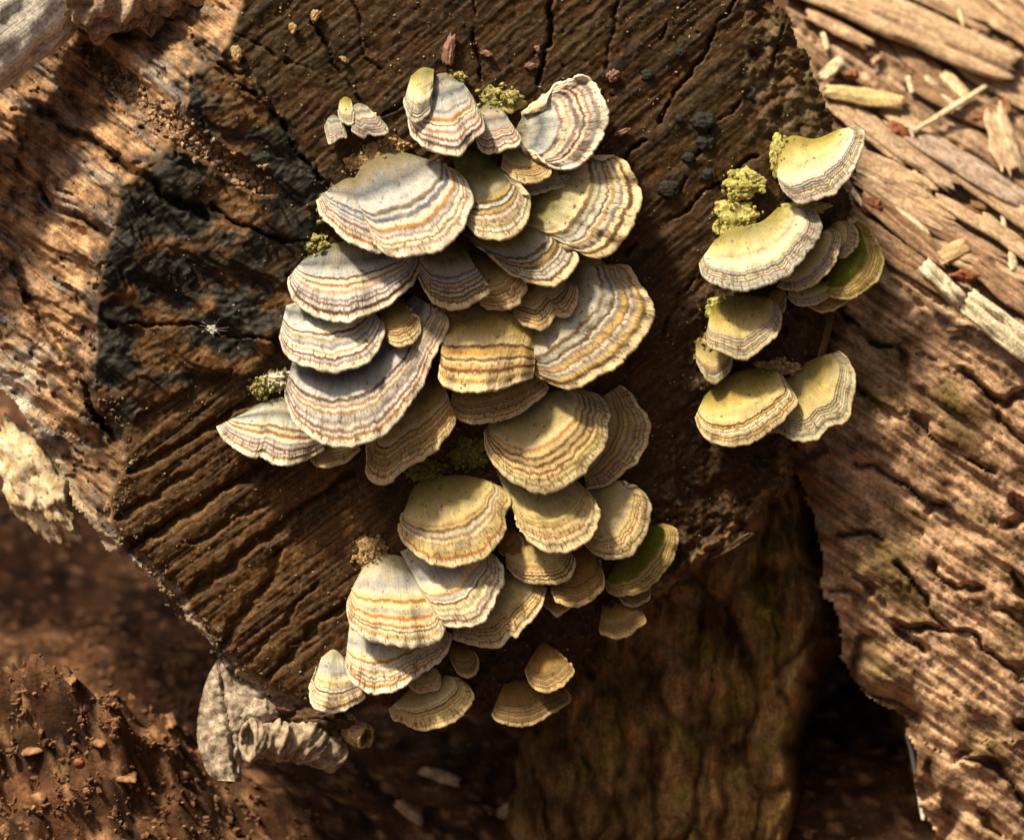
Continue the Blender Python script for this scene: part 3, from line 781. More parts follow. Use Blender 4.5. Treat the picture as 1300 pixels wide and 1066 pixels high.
FUNGI = [
 # label, kind, k, h0, margin (left to right round the rim), base (left to right along the wood), options
 ('small yellow-green flap at the very top of the main cluster', 'yellow', .8, 22, [(514,124),(515,138),(520,150),(527,153),(536,151),(545,142),(548,128)], [(521,97),(536,86),(552,88)], {}),
 ('blue-grey orange-banded bracket under the small yellow-green top flap', 'grey', .9, 10, [(517,146),(519,160),(524,174),(540,187),(556,193),(571,195),(588,192),(598,179),(613,166),(614,152),(607,136),(600,122)], [(530,110),(560,93),(588,103)], {}),
 ('tiny grey orange-ringed bracket between the blue-grey top bracket and the curled fan', 'grey', .9, 6, [(604,178),(612,191),(625,194),(640,190),(656,185),(661,174),(653,163)], [(612,152),(626,148),(642,152)], {}),
 ('upright kidney-shaped fan with orange rays curling at the top right of the main cluster', 'grey', .75, 14, [(694,139),(697,124),(706,109),(721,101),(740,98),(757,110),(767,133),(768,158),(757,187),(738,206),(715,214),(693,206),(680,192)], [(664,147),(655,165),(652,188)], dict(start=.5)),
 ('small fuzzy brown-edged bracket tucked below the curled fan', 'amber', .9, 8, [(636,213),(645,222),(660,230),(680,232),(696,224),(699,213),(690,203)], [(644,196),(662,192),(682,196)], {}),
 ('thin yellow-tan shelf edge peeking out under the fuzzy small bracket', 'yelbrown', .8, 2, [(650,240),(675,246),(700,240),(720,236),(730,225),(729,213)], [(655,222),(682,215),(712,208)], {}),
 ('upper of the two big olive-green fans on the right edge of the cluster', 'olive', .7, 6, [(762,203),(788,201),(802,218),(813,243),(806,274),(790,306),(766,326),(746,326),(729,317),(715,306),(704,299)], [(732,212),(696,248),(668,288)], dict(ps=1.0, start=.45)),
 ('dark-based bracket with grey and rust bands joined below the upper green fan', 'olive', .8, 4, [(632,330),(645,343),(660,353),(680,360),(700,362),(715,354),(727,342),(733,328),(726,313),(714,304),(702,300)], [(600,306),(640,296),(684,286)], dict(ps=1.0)),
 ('small green-based bracket with red-brown band in the middle of the upper cluster', 'olive', .9, 6, [(591,284),(605,297),(625,303),(645,302),(660,292),(670,275),(674,258),(668,248),(655,245)], [(588,226),(612,218),(640,228)], dict(ps=1.0)),
 ('widest grey-white bracket with rust arcs in full sun, upper left of the cluster', 'greyblue', .95, 12, [(470,296),(478,310),(487,320),(498,326),(514,326),(533,321),(551,317),(574,305),(590,281),(599,254),(594,233),(580,217),(562,209)], [(446,232),(466,206),(504,193),(546,203)], dict(ps=1.0)),
 ('mossy grey lobe fused to the left side of the widest grey-white bracket', 'greyblue', .9, 7, [(402,254),(406,268),(416,282),(431,293),(446,306),(464,315),(480,321),(492,314)], [(420,238),(444,226),(474,232)], dict(ps=1.0, mossy=True)),
 ('grey-white broad bracket with brown rim bands directly below the widest grey-white one', 'greyblue', .9, 4, [(366,352),(367,366),(372,377),(382,388),(401,399),(426,407),(451,404),(474,395),(499,382),(522,359),(533,337),(531,322)], [(382,330),(402,316),(436,306),(484,308),(516,318)], {}),
 ('cream half-round bracket with an orange ring, third down the left side', 'grey', .95, 4, [(354,428),(361,447),(378,461),(401,468),(429,470),(454,463),(477,447),(488,424),(487,410),(478,400)], [(370,402),(398,392),(430,390),(462,398)], {}),
 ('little round pink-brown bracket beside the orange-ringed half-round one', 'amber', 1.0, 14, [(488,425),(496,437),(510,440),(525,433),(533,421),(532,407),(523,400)], [(486,402),(502,390),(520,394)], {}),
 ('largest blue-grey bracket with a curved orange outer edge sweeping up to the right', 'greyblue', .85, 12, [(361,501),(366,517),(375,537),(395,554),(418,563),(443,565),(468,561),(491,545),(508,528),(525,506),(536,486),(545,463),(555,443),(563,426),(569,410),(565,399),(555,394)], [(378,476),(430,462),(478,444),(514,420),(538,400)], {}),
 ('lowest left wing-shaped bracket with lilac bands reaching out towards the black char', 'grey', .75, 3, [(275,541),(285,556),(302,570),(325,579),(331,577),(344,586),(367,590),(389,582),(412,570)], [(306,526),(340,508),(372,506),(402,530)], dict(ps=1.0)),
 ('small orange shelf showing below the largest blue-grey bracket', 'amber', .8, 0, [(394,584),(404,592),(423,591),(443,582),(458,570)], [(400,570),(425,562),(446,560)], {}),
 ('olive-brown wedge bracket hanging point down under the largest blue-grey one', 'amber', .7, 2, [(464,566),(465,590),(467,604),(477,612),(494,610),(513,596),(539,580),(557,565),(577,543),(578,530)], [(486,548),(514,514),(556,490)], {}),
 ('cream-edged low bracket under the amber shelf in the cluster centre', 'amber', .8, 2, [(571,520),(582,531),(602,537),(630,534),(652,527),(672,514),(689,503),(697,492)], [(576,502),(624,488),(682,476)], {}),
 ('amber shelf with a dark dotted band joined to the left of the big lower fan', 'amber', .75, 5, [(556,478),(565,489),(588,495),(613,495),(638,491),(661,484),(677,479)], [(562,412),(612,394),(664,398),(682,430)], dict(ps=1.0)),
 ('biggest fan with dark green centre and grey rings at mid right of the main cluster', 'olive', .62, 10, [(770,338),(786,336),(800,342),(811,359),(822,376),(830,393),(826,411),(813,433),(793,452),(765,475),(743,486),(723,492),(706,490),(692,484),(678,472)], [(752,352),(716,374),(690,398),(670,436)], dict(ps=1.0, start=.42)),
 ('dark green-topped bracket with purple-brown arc in the middle, left of a small tan one', 'olive', .9, 5, [(531,352),(540,371),(551,383),(568,390),(585,390),(605,383),(619,373),(622,365),(616,357),(606,344)], [(540,326),(564,318),(592,326)], {}),
 ('small tan bracket with black flecks right of the purple-brown arc bracket', 'amber', .9, 3, [(610,387),(622,393),(638,394),(653,389),(664,378),(669,365),(664,352),(655,344)], [(598,346),(618,338),(642,340)], {}),
 ('tan notched bracket with two lobes under the grey and rust banded one', 'amber', .85, 0, [(648,395),(655,404),(667,414),(684,418),(695,413),(702,403),(706,398),(717,404),(727,396),(734,376),(731,362),(723,352)], [(656,366),(680,354),(706,350)], {}),
 ('little olive bracket beside the notched bracket at the foot of the upper green fan', 'yelbrown', .8, 0, [(732,347),(748,355),(762,358),(768,351),(767,334)], [(734,330),(745,326),(757,326)], {}),
 ('sliver of a tiny orange bracket beside the top end of the largest blue-grey one', 'amber', .9, 6, [(553,394),(565,402),(580,404),(589,396)], [(556,388),(568,385),(581,387)], {}),
 ('large smooth olive-cream disc with two thin rings in the centre of the lower cluster', 'cream', .72, 9, [(614,549),(616,568),(624,585),(638,601),(658,616),(681,625),(703,624),(722,613),(744,596),(762,573),(772,551),(774,525),(768,509),(757,499),(738,495)], [(628,524),(660,506),(704,495)], {}),
 ('ringed fan half hidden behind the large smooth olive-cream disc', 'cream', .6, 0, [(786,489),(799,497),(810,514),(821,528),(826,542),(819,562),(807,587),(788,604),(765,616),(745,621)], [(764,502),(754,540),(738,590)], dict(start=.4)),
 ('rounded olive-cream bracket with orange rings, uppermost on the lower left', 'cream', .75, 9, [(510,656),(507,668),(508,682),(522,698),(542,712),(566,718),(589,715),(613,707),(631,691),(642,672),(641,655),(648,636),(641,621),(628,614)], [(516,640),(526,617),(550,606),(584,603),(612,607)], dict(ps=1.0)),
 ('white-grey bracket with orange scalloped rim, left lobe of the fused lower pair', 'pale', .8, 10, [(446,749),(440,765),(441,782),(446,797),(460,808),(485,816),(515,821),(539,820),(559,811),(566,797),(562,786),(552,778)], [(450,740),(466,716),(500,704),(538,722)], dict(ps=1.0)),
 ('grey bracket with bold dark rings, right lobe of the fused lower pair', 'pale', .8, 8, [(553,780),(564,793),(583,795),(603,791),(620,779),(632,756),(638,732),(633,712),(623,700)], [(526,724),(560,710),(606,702)], {}),
 ('thin tan rim just behind the bracket with bold dark rings', 'cream', .7, 2, [(598,796),(615,792),(630,777),(641,748),(639,728)], [(600,762),(612,742),(622,720)], {}),
 ('flat tan bracket with a rusty band below right of the bold-ringed one', 'cream', .8, 2, [(574,810),(589,815),(613,820),(630,818),(650,807),(655,808),(664,796),(677,783),(688,767),(694,746)], [(588,776),(624,752),(664,734)], dict(tint=.85)),
 ('pale shiny cream bracket with a pink ring second from the bottom left', 'pale', .8, 6, [(438,845),(446,864),(468,877),(495,877),(518,867),(539,850),(559,837),(572,818),(572,804)], [(446,816),(478,806),(514,806),(552,804)], {}),
 ('pale triangular bracket at the lowest left corner of the cluster', 'pale', .7, 2, [(400,858),(392,880),(396,894),(408,900),(420,904),(441,899),(463,885),(458,870)], [(408,834),(424,824),(440,838)], dict(ps=1.0)),
 ('tiny cream bracket above the lowest buff one', 'cream', .9, 8, [(516,866),(526,876),(540,878),(556,874),(560,860),(555,849)], [(524,854),(536,848),(549,846)], {}),
 ('lowest buff half-disc bracket hanging at the bottom of the lower left group', 'cream', .8, 3, [(493,900),(498,913),(510,917),(522,923),(542,926),(569,918),(589,905),(601,885),(595,870),(584,860)], [(506,888),(530,866),(564,856)], dict(tint=.95)),
 ('brown drop-shaped bracket beside the pink-ringed shiny one', 'brown', .8, 3, [(571,832),(579,850),(593,860),(605,850),(607,838),(601,828)], [(572,818),(582,813),(594,817)], dict(tint=1.3)),
 ('round amber-cream bracket below the large smooth disc', 'cream', .8, 5, [(655,657),(662,674),(680,692),(704,699),(728,697),(749,681),(760,658),(758,640),(750,626)], [(644,626),(672,612),(722,612)], dict(tint=.88)),
 ('cream lip just under the bottom edge of the large smooth disc', 'cream', .8, 4, [(666,625),(673,636),(690,641),(711,632),(721,619)], [(674,616),(692,610),(712,612)], {}),
 ('pale bracket with grey-violet outer rings right of the round amber-cream one', 'cream', .7, 4, [(742,692),(756,704),(784,710),(801,707),(808,695),(822,671),(826,641),(816,623),(799,616)], [(752,662),(762,634),(782,618)], dict(kind2=True)),
 ('bright moss-green bracket with a tan rim at the lower right of the main cluster', 'green', .7, 2, [(767,743),(774,753),(791,757),(815,750),(836,735),(850,717),(860,696),(862,676),(854,668),(841,664)], [(776,724),(792,694),(822,668)], {}),
 ('small flat bracket with pinkish rings left of the brown bib-shaped one', 'cream', .85, 5, [(643,720),(656,734),(676,741),(701,742),(722,734),(731,714),(726,702)], [(648,702),(672,692),(702,690)], dict(tint=.9)),
 ('plain brown tongue beside the rounded orange-ringed lower bracket', 'brown', .8, 1, [(633,701),(649,709),(661,704),(665,690),(657,677)], [(630,682),(638,670),(650,667)], dict(tint=1.5)),
 ('plain amber-brown bib-shaped bracket between the pinkish-ringed and moss-green ones', 'brown', .75, 1, [(699,750),(708,765),(728,769),(749,761),(765,747),(767,731),(761,710)], [(708,716),(728,704),(752,702)], dict(tint=1.25)),
 ('orange sliver of a bracket below the amber-brown bib-shaped one', 'brown', .8, -2, [(690,768),(704,779),(716,777),(726,770)], [(694,756),(708,750),(722,750)], dict(tint=1.5)),
 ('small brown bracket tucked under the moss-green one', 'brown', .8, 0, [(786,757),(794,767),(812,768),(824,759),(826,746)], [(790,750),(802,744),(816,740)], dict(tint=1.2)),
 ('orange-brown bracket with a cut pale front edge at the lower right log rim', 'brown', .8, 0, [(761,792),(762,804),(780,811),(798,806),(812,796),(820,785),(813,772)], [(764,768),(782,760),(802,760)], dict(tint=1.2)),
 ('small brown bell-shaped bracket on the bottom rim of the log', 'brown', .8, 6, [(666,850),(673,868),(692,878),(714,871),(728,853),(722,841),(709,831)], [(676,830),(688,815),(702,820)], dict(tint=1.25)),
 ('dark brown lowest bracket with a ruffled pale edge under the bell-shaped one', 'brown', .8, 0, [(624,906),(631,914),(652,921),(680,917),(701,903),(724,888),(718,874)], [(638,868),(668,862),(700,872)], {}),
 ('tiny torn pale flake, left of the two at the upper left of the cluster', 'grey', .5, 3, [(412,160),(415,176),(420,181),(430,177),(440,174),(438,160)], [(416,150),(423,146),(431,149)], {}),
 ('small torn blue-white flake, right of the two at the upper left of the cluster', 'grey', .5, 5, [(446,166),(455,172),(461,175),(468,170),(477,173),(492,167),(488,156),(478,147)], [(448,134),(456,131),(466,134)], {}),
 ('yellow stub standing behind the torn blue-white flake', 'yellow', .5, 2, [(429,140),(434,153),(446,158),(449,142)], [(431,128),(438,123),(446,126)], {}),
 # right-hand group
 ('topmost pale yellow bracket with violet rim at the upper right, sunlit against wood chips', 'yellow', .75, 8, [(987,226),(992,240),(1001,250),(1017,258),(1046,250),(1067,235),(1085,214),(1095,186),(1097,168),(1086,160)], [(982,214),(988,186),(1006,172),(1036,176),(1066,164)], {}),
 ('largest pale yellow-white bracket of the right-hand group with grey rim rings', 'yellow', .8, 18, [(887,334),(890,347),(897,356),(922,365),(951,369),(980,360),(1009,339),(1033,314),(1043,289),(1037,270),(1024,264)], [(905,306),(930,290),(966,282),(990,262)], {}),
 ('yellow bracket with a white front edge half behind the largest right-hand one', 'yelbrown', .7, 11, [(986,364),(1009,368),(1038,358),(1058,335),(1067,310),(1065,295),(1055,290)], [(998,346),(1020,316),(1042,294)], {}),
 ('small dark-ringed olive bracket at the back of the right-hand group', 'yelbrown', .6, 5, [(1058,326),(1075,327),(1085,314),(1090,300),(1084,286),(1072,280)], [(1046,312),(1048,294),(1058,282)], dict(tint=.8)),
 ('mossy dark green bracket with grey rim at the far right of the right-hand group', 'green', .55, 0, [(1048,374),(1064,379),(1080,379),(1096,371),(1114,355),(1121,331),(1115,309),(1105,290),(1090,280)], [(1050,350),(1058,320),(1076,286)], dict(tint=.8)),
 ('upper of two thin amber shelves below the white-edged yellow bracket', 'yelbrown', .7, 6, [(1000,379),(1013,387),(1038,385),(1062,372)], [(1000,366),(1024,360),(1052,356)], {}),
 ('lower of two thin amber shelves below the white-edged yellow bracket', 'brown', .6, 2, [(1025,388),(1042,396),(1067,389),(1082,378)], [(1030,378),(1048,372),(1070,370)], dict(tint=1.5)),
 ('wet yellow-grey hood-shaped bracket in the middle of the right-hand group', 'yelbrown', .8, 12, [(896,426),(901,440),(922,448),(947,453),(972,438),(986,425),(991,404),(985,386)], [(902,388),(934,376),(974,376)], {}),
 ('small brown nub beside the wet hood-shaped bracket', 'brown', .7, 8, [(976,390),(984,397),(995,393),(999,378),(994,368)], [(976,372),(984,366),(990,366)], dict(tint=1.3)),
 ('buff lumpy bracket below left of the wet hood-shaped one', 'yelbrown', .7, 4, [(884,460),(896,479),(910,486),(926,471),(930,455)], [(882,434),(900,426),(922,434)], {}),
 ('lower left yellow bracket of the right-hand group with thin dark rim rings', 'yelbrown', .8, 10, [(882,530),(889,547),(905,561),(930,567),(959,558),(984,541),(1005,520),(1013,508),(1003,491),(994,477)], [(892,504),(918,480),(950,468),(982,468)], {}),
 ('lower right mossy yellow bracket of the right-hand group with a crinkled rim', 'yelbrown', .75, 3, [(968,553),(984,548),(996,551),(1009,558),(1033,557),(1054,542),(1075,533),(1079,512),(1086,483),(1080,463),(1065,446)], [(984,498),(1010,468),(1040,452)], {}),
]

def smooth1(a, n):
    for _ in range(n):
        b_ = a.copy(); b_[1:-1] = (a[:-2] + 2 * a[1:-1] + a[2:]) / 4; a = b_
    return a

NOEXT = {i for i, q in enumerate(FUNGI) if any(w_ in q[0] for w_ in ('very top', 'under the small yellow-green', 'kidney', 'widest', 'mossy grey lobe', 'wing-shaped', 'torn', 'stub', 'topmost', 'largest pale', 'triangular', 'left lobe', 'uppermost on the lower left', 'bell-shaped', 'rim at the', 'far right', 'nub', 'lumpy', 'large smooth olive', 'lowest buff', 'cut pale front', 'brown drop', 'tongue', 'moss-green bracket with'))
         or sum(p_[0] for p_ in q[4]) / len(q[4]) > 870}

def build_cap(i, spec):
    label, kind, k, h0, mar, base, opt = spec
    seed = 100 + i; k = k * .66
    tint = opt.get('tint', 1.0) * random.Random(seed).choice((.86, .94, 1.0, 1.05))
    mat = cap_material(kind, i + 1, margin_w=.06 if kind != 'green' else .05, tint=tint, start=min(.75, (opt.get('start') or PAL[kind]['start']) + (-.05 if i in NOEXT else .05)))
    length = sum(math.dist(a, b) for a, b in zip(mar[:-1], mar[1:]))
    nT = int(np.clip(length / 1.9, 36, 190)); 
    Mg = spline(mar, nT); Bs = spline(base, nT)
    Bs = Bs.mean(0) + (Bs - Bs.mean(0)) * opt.get('ps', .95)
    if i not in NOEXT:
        Bs = Bs - (Mg.mean(0) - Bs.mean(0)) * .45
    s = np.linspace(0, length, nT)
    # scalloped, slightly torn rim
    cen = Bs.mean(0)
    out = Mg - Bs; ln = np.linalg.norm(out, axis=1); o1 = out / (ln[:, None] + 1e-6)
    tp = np.sin(np.linspace(0, np.pi, nT)) ** .5
    jag = (3.6 * perlin(s / 38, s * 0 + seed, 6) * min(1, length / 150) + 2.2 * fbm(s / 14, s * 0 + seed, 3, 7) + 1.0 * perlin(s / 3.5, s * 0 + seed, 9) - 2.5 * np.clip(perlin(s / 9, s * 0 + seed + 5, 12) - .45, 0, 1) * 4) * tp
    Mg = Mg + o1 * (jag - .5)[:, None]
    v = Mg - Bs; L_ = np.linalg.norm(v, axis=1)
    dn = v[:, 1] / (L_ + 1e-6)
    off = smooth1(k * L_ * (.42 + .58 * dn), 10)
    off = np.maximum(off, -2)
    wav = 12.0 * perlin(s / 42 + seed, s * 0 + .3, 13) + 4.0 * perlin(s / 17 + seed, s * 0 + .3, 14)   # wavy rim
    nR = int(np.clip(L_.mean() / 2.4, 14, 46))
    rr = np.linspace(0, 1, nR)
    R_, T_ = np.meshgrid(rr, np.arange(nT), indexing='ij')
    P = Bs[None] * (1 - R_[..., None]) + Mg[None] * R_[..., None]
    # sideways sag of the radial lines so the rings round off
    prof = .55 * rr + .45 * np.sin(rr * np.pi / 2 * .92) / math.sin(np.pi / 2 * .92)
    prof = prof[:, None]
    lp = face_plane(P[..., 0], P[..., 1])
    pl0 = face_plane(Bs[:, 0], Bs[:, 1])[None]
    dep_ = pl0 * (1 - .5 * R_) + lp * .5 * R_ - h0 - off[None] * prof + wav[None] * R_ ** 2 * min(1, L_.mean() / 60)
    # low concentric ridges and lumps
    zr = random.Random(seed)
    amp = min(1.0, L_.mean() / 60)
    ridg = sum(a_ * np.sin(R_ * f_ * 2 * np.pi + zr.random() * 6 + 0.6 * perlin(T_ / 40 + seed, R_ * 2, 15)) for a_, f_ in ((.7, 3.1), (.5, 5.7), (.4, 9.3))) * sstep(.15, .5, R_)
    dep_ = dep_ - amp * (ridg + 2.0 * fbm(P[..., 0] / 22 + seed, P[..., 1] / 22, 3, 16) + .5 * perlin(s[None] / 2.6 + R_ * 0, R_ * 3 + seed, 17) * R_)
    V = W(P[..., 0], P[..., 1], dep_)
    # normals of the top
    dr = np.gradient(V, axis=0); dt = np.gradient(V, axis=1)
    N = np.cross(dr, dt); N /= np.linalg.norm(N, axis=-1)[..., None] + 1e-12
    if (N @ (-CF)).mean() < 0: N = -N
    rd = dr[-1] / (np.linalg.norm(dr[-1], axis=-1)[..., None] + 1e-12)
    th0 = opt.get('th', np.clip(2.4 + L_.mean() * .026, 2.6, 5.6)) * U
    endt = (.35 + .65 * tp)                       # thinner towards both ends
    # attachment row behind the base
    back = W(Bs[:, 0], Bs[:, 1] + 2, pl0[0] + 24)
    org = W(cen[0], cen[1], float(face_plane(cen[0], cen[1])))
    grp = 'bracket fungi of the right-hand group' if np.mean([q[0] for q in mar]) > 870 else 'bracket fungi of the main cluster'
    t_ = thing('bracket_fungus', org, label, 'fungus', grp)
    ncut = max(3, nR - 3)
    top = np.concatenate([back[None], V[:ncut]], 0)
    ra = np.concatenate([np.zeros((1, nT)), R_[:ncut]], 0)
    ta = np.broadcast_to(s[None], ra.shape); da = ra * L_[None]
    ff = grid_faces(ncut + 1, nT)
    # keep the top's outward side towards the lens
    def orient(Vv, Ff, want):
        a, b_, c_ = Vv[Ff[:, 0]], Vv[Ff[:, 1]], Vv[Ff[:, 2]]
        nn = np.cross(b_ - a, c_ - a)
        return Ff if (nn @ want).sum() > 0 else Ff[:, ::-1]
    want = N.reshape(-1, 3).mean(0)
    tv = top.reshape(-1, 3)
    mesh_obj('cap', tv, orient(tv, ff, want), mat, parent=t_, attrs={'rad': ra, 'tan': ta, 'dst': da})
    # rim: last rows of the top, then rolled over to the underside
    rows = [V[j] for j in range(ncut - 1, nR)]
    rads = [R_[j] for j in range(ncut - 1, nR)]
    for a_ in np.linspace(0, np.pi, 7)[1:]:
        rows.append(V[-1] + (rd * (th0 * .62 * endt * math.sin(a_))[:, None]) - N[-1] * (th0 * endt * .5 * (1 - math.cos(a_)))[:, None])
        rads.append(np.full(nT, 1.0))
    rv = np.stack(rows); rra = np.stack(rads)
    rf = grid_faces(len(rows), nT)
    rvv = rv.reshape(-1, 3)
    mesh_obj('margin', rvv, orient(rvv, rf[:(nT - 1)], want) if False else (rf if (orient(rvv, rf[:nT - 1], want) == rf[:nT - 1]).all() else rf[:, ::-1]), mat, parent=t_,
             attrs={'rad': rra, 'tan': np.broadcast_to(s[None], rra.shape), 'dst': rra * L_[None]})
    # underside with the pores
    nb = 10
    rb = np.linspace(1, 0, nb)
    und = []
    for q in rb:
        j = int(round(q * (nR - 1)))
        thick = th0 * endt * (1 + 1.3 * (1 - q))
        und.append(V[j] - N[j] * thick[:, None])
    und.append(W(Bs[:, 0], Bs[:, 1] + 8, pl0[0] + 26))
    uv_ = np.stack(und)
    uf = grid_faces(len(und), nT)
    uvv = uv_.reshape(-1, 3)
    mesh_obj('pore_surface', uvv, orient(uvv, uf, -want), M_PORE_B if kind == 'brown' else M_PORE, parent=t_)
    return t_

for i, spec in enumerate(FUNGI):
    build_cap(i, spec)
# ------------------------------------------------------------------ wood pieces, crusts, lumps and litter
import bmesh
_ico = {}
def ico(n):
    if n not in _ico:
        bm = bmesh.new(); bmesh.ops.create_icosphere(bm, subdivisions=n, radius=1)
        _ico[n] = (np.array([v.co[:] for v in bm.verts]), np.array([[v.index for v in f.verts] for f in bm.faces])); bm.free()
    return _ico[n]

def noise3(P, f, seed, octv=3, gain=.55):
    return (fbm(P[:, 0] * f + 3.1, P[:, 1] * f - 1.7, octv, seed, gain) + fbm(P[:, 1] * f + 8.2, P[:, 2] * f + 4.4, octv, seed + 5, gain) + fbm(P[:, 2] * f - 2.5, P[:, 0] * f + 6.1, octv, seed + 9, gain)) * .6

def blob(name, px, py, y, r, mat, amp=.25, freq=1.6, seed=1, n=4, ang=0, col=None, smooth=True, gritty=0.0, sharp=False):
    V0, F0 = ico(n)
    nz = noise3(V0, freq, seed)
    if sharp: nz = np.round(nz * 4) / 4 * .6 + nz * .4
    d = 1 + amp * nz
    if gritty: d = d + gritty * np.abs(noise3(V0, freq * 5, seed + 31, 3, .7))
    P = V0 * d[:, None]
    x = P[:, 0] * r[0]; z = P[:, 2] * r[1]; yy = P[:, 1] * r[2]
    ca, sa = math.cos(ang), math.sin(ang)
    x, z = x * ca - z * sa, x * sa + z * ca
    V = W(px + x, py - z, y + yy)
    cc_ = None if col is None else np.tile(np.array(col), (len(V), 1))
    return mesh_obj(name, V, F0, mat, origin=W(float(px), float(py + r[1] * .8), float(y)), col=cc_, smooth=smooth,
                    attrs={'gu': V[:, 0] / U, 'gv': V[:, 2] / U})

def splinter(name, p0, p1, wid, thick, surf, lift, c0, c1, seed, mat=None, bend=0.0, taper=.3, jag=.12):
    """a split wood chip: fibres of uneven height and length, lying on the surface surf(px,py)"""
    r = np.random.RandomState(seed)
    p0 = np.array(p0, float); p1 = np.array(p1, float)
    ln = np.linalg.norm(p1 - p0); d = (p1 - p0) / ln; q = np.array([-d[1], d[0]])
    nc = int(np.clip(wid / 3, 5, 14)); nl = int(np.clip(ln / 5, 8, 36))
    cols = np.linspace(-.5, .5, nc)
    h = r.normal(0, .22, nc) * .8
    e0 = r.rand(nc) * jag * ln; e1 = r.rand(nc) * jag * ln
    top = []; bot = []
    A = np.linspace(0, 1, nl)
    for a in A:
        al_ = e0 + a * (ln - e0 - e1)
        tw = 1 - taper * abs(a - .5) * 2 * (.6 + .4 * math.sin(seed))
        b_ = cols * wid * tw + bend * ln * (a - .5) ** 2 + .06 * wid * perlin(np.full(nc, a * 5 + seed), cols * 3, 3)
        px = p0[0] + d[0] * al_ + q[0] * b_; py = p0[1] + d[1] * al_ + q[1] * b_
        hh = thick * (.65 + .5 * h + .3 * perlin(np.full(nc, a * 4 + seed), cols * 4 + 2, 5)) * (1 - .55 * (np.abs(cols) * 2) ** 4) * (1 - .5 * abs(a * 2 - 1) ** 6)
        # a stiff piece: the plane of its own footing, not the bumps below
        sp = surf(px, py)
        top.append(W(px, py, sp - lift - hh)); bot.append(W(px, py, sp - lift + thick * .35))
    T = np.stack(top); B = np.stack(bot)[:, ::-1]
    ring = np.concatenate([T, B], 1)                      # closed ring of 2*nc
    m_ = 2 * nc
    V = ring.reshape(-1, 3)
    F = []
    for i in range(nl - 1):
        for j in range(m_):
            F.append((i * m_ + j, i * m_ + (j + 1) % m_, (i + 1) * m_ + (j + 1) % m_, (i + 1) * m_ + j))
    for i in (0, nl - 1):
        for j in range(nc - 1):
            f_ = (i * m_ + j, i * m_ + m_ - 1 - j, i * m_ + m_ - 2 - j, i * m_ + j + 1)
            F.append(f_ if i == 0 else f_[::-1])
    F = np.array(F)
    # orientation
    nn = np.cross(V[F[0, 1]] - V[F[0, 0]], V[F[0, 3]] - V[F[0, 0]])
    if nn @ CF > 0: F = F[:, ::-1]
    tcol = np.clip(.5 + h / .5 * .5, 0, 1)
    crow = np.concatenate([tcol, tcol[::-1]])
    cc_ = np.asarray(c0) * (1 - crow[:, None]) + np.asarray(c1) * crow[:, None]
    cc_ = np.tile(cc_, (nl, 1)) * (.85 + .3 * r.rand(nl * m_))[:, None]
    gu = np.repeat(A * ln, m_); gv = np.tile(np.concatenate([cols, cols[::-1]]) * wid, nl)
    return mesh_obj(name, V, F, mat or M_BARK, origin=V.mean(0), col=cc_, attrs={'gu': gu + seed * 50, 'gv': gv + seed * 9}, smooth=True)

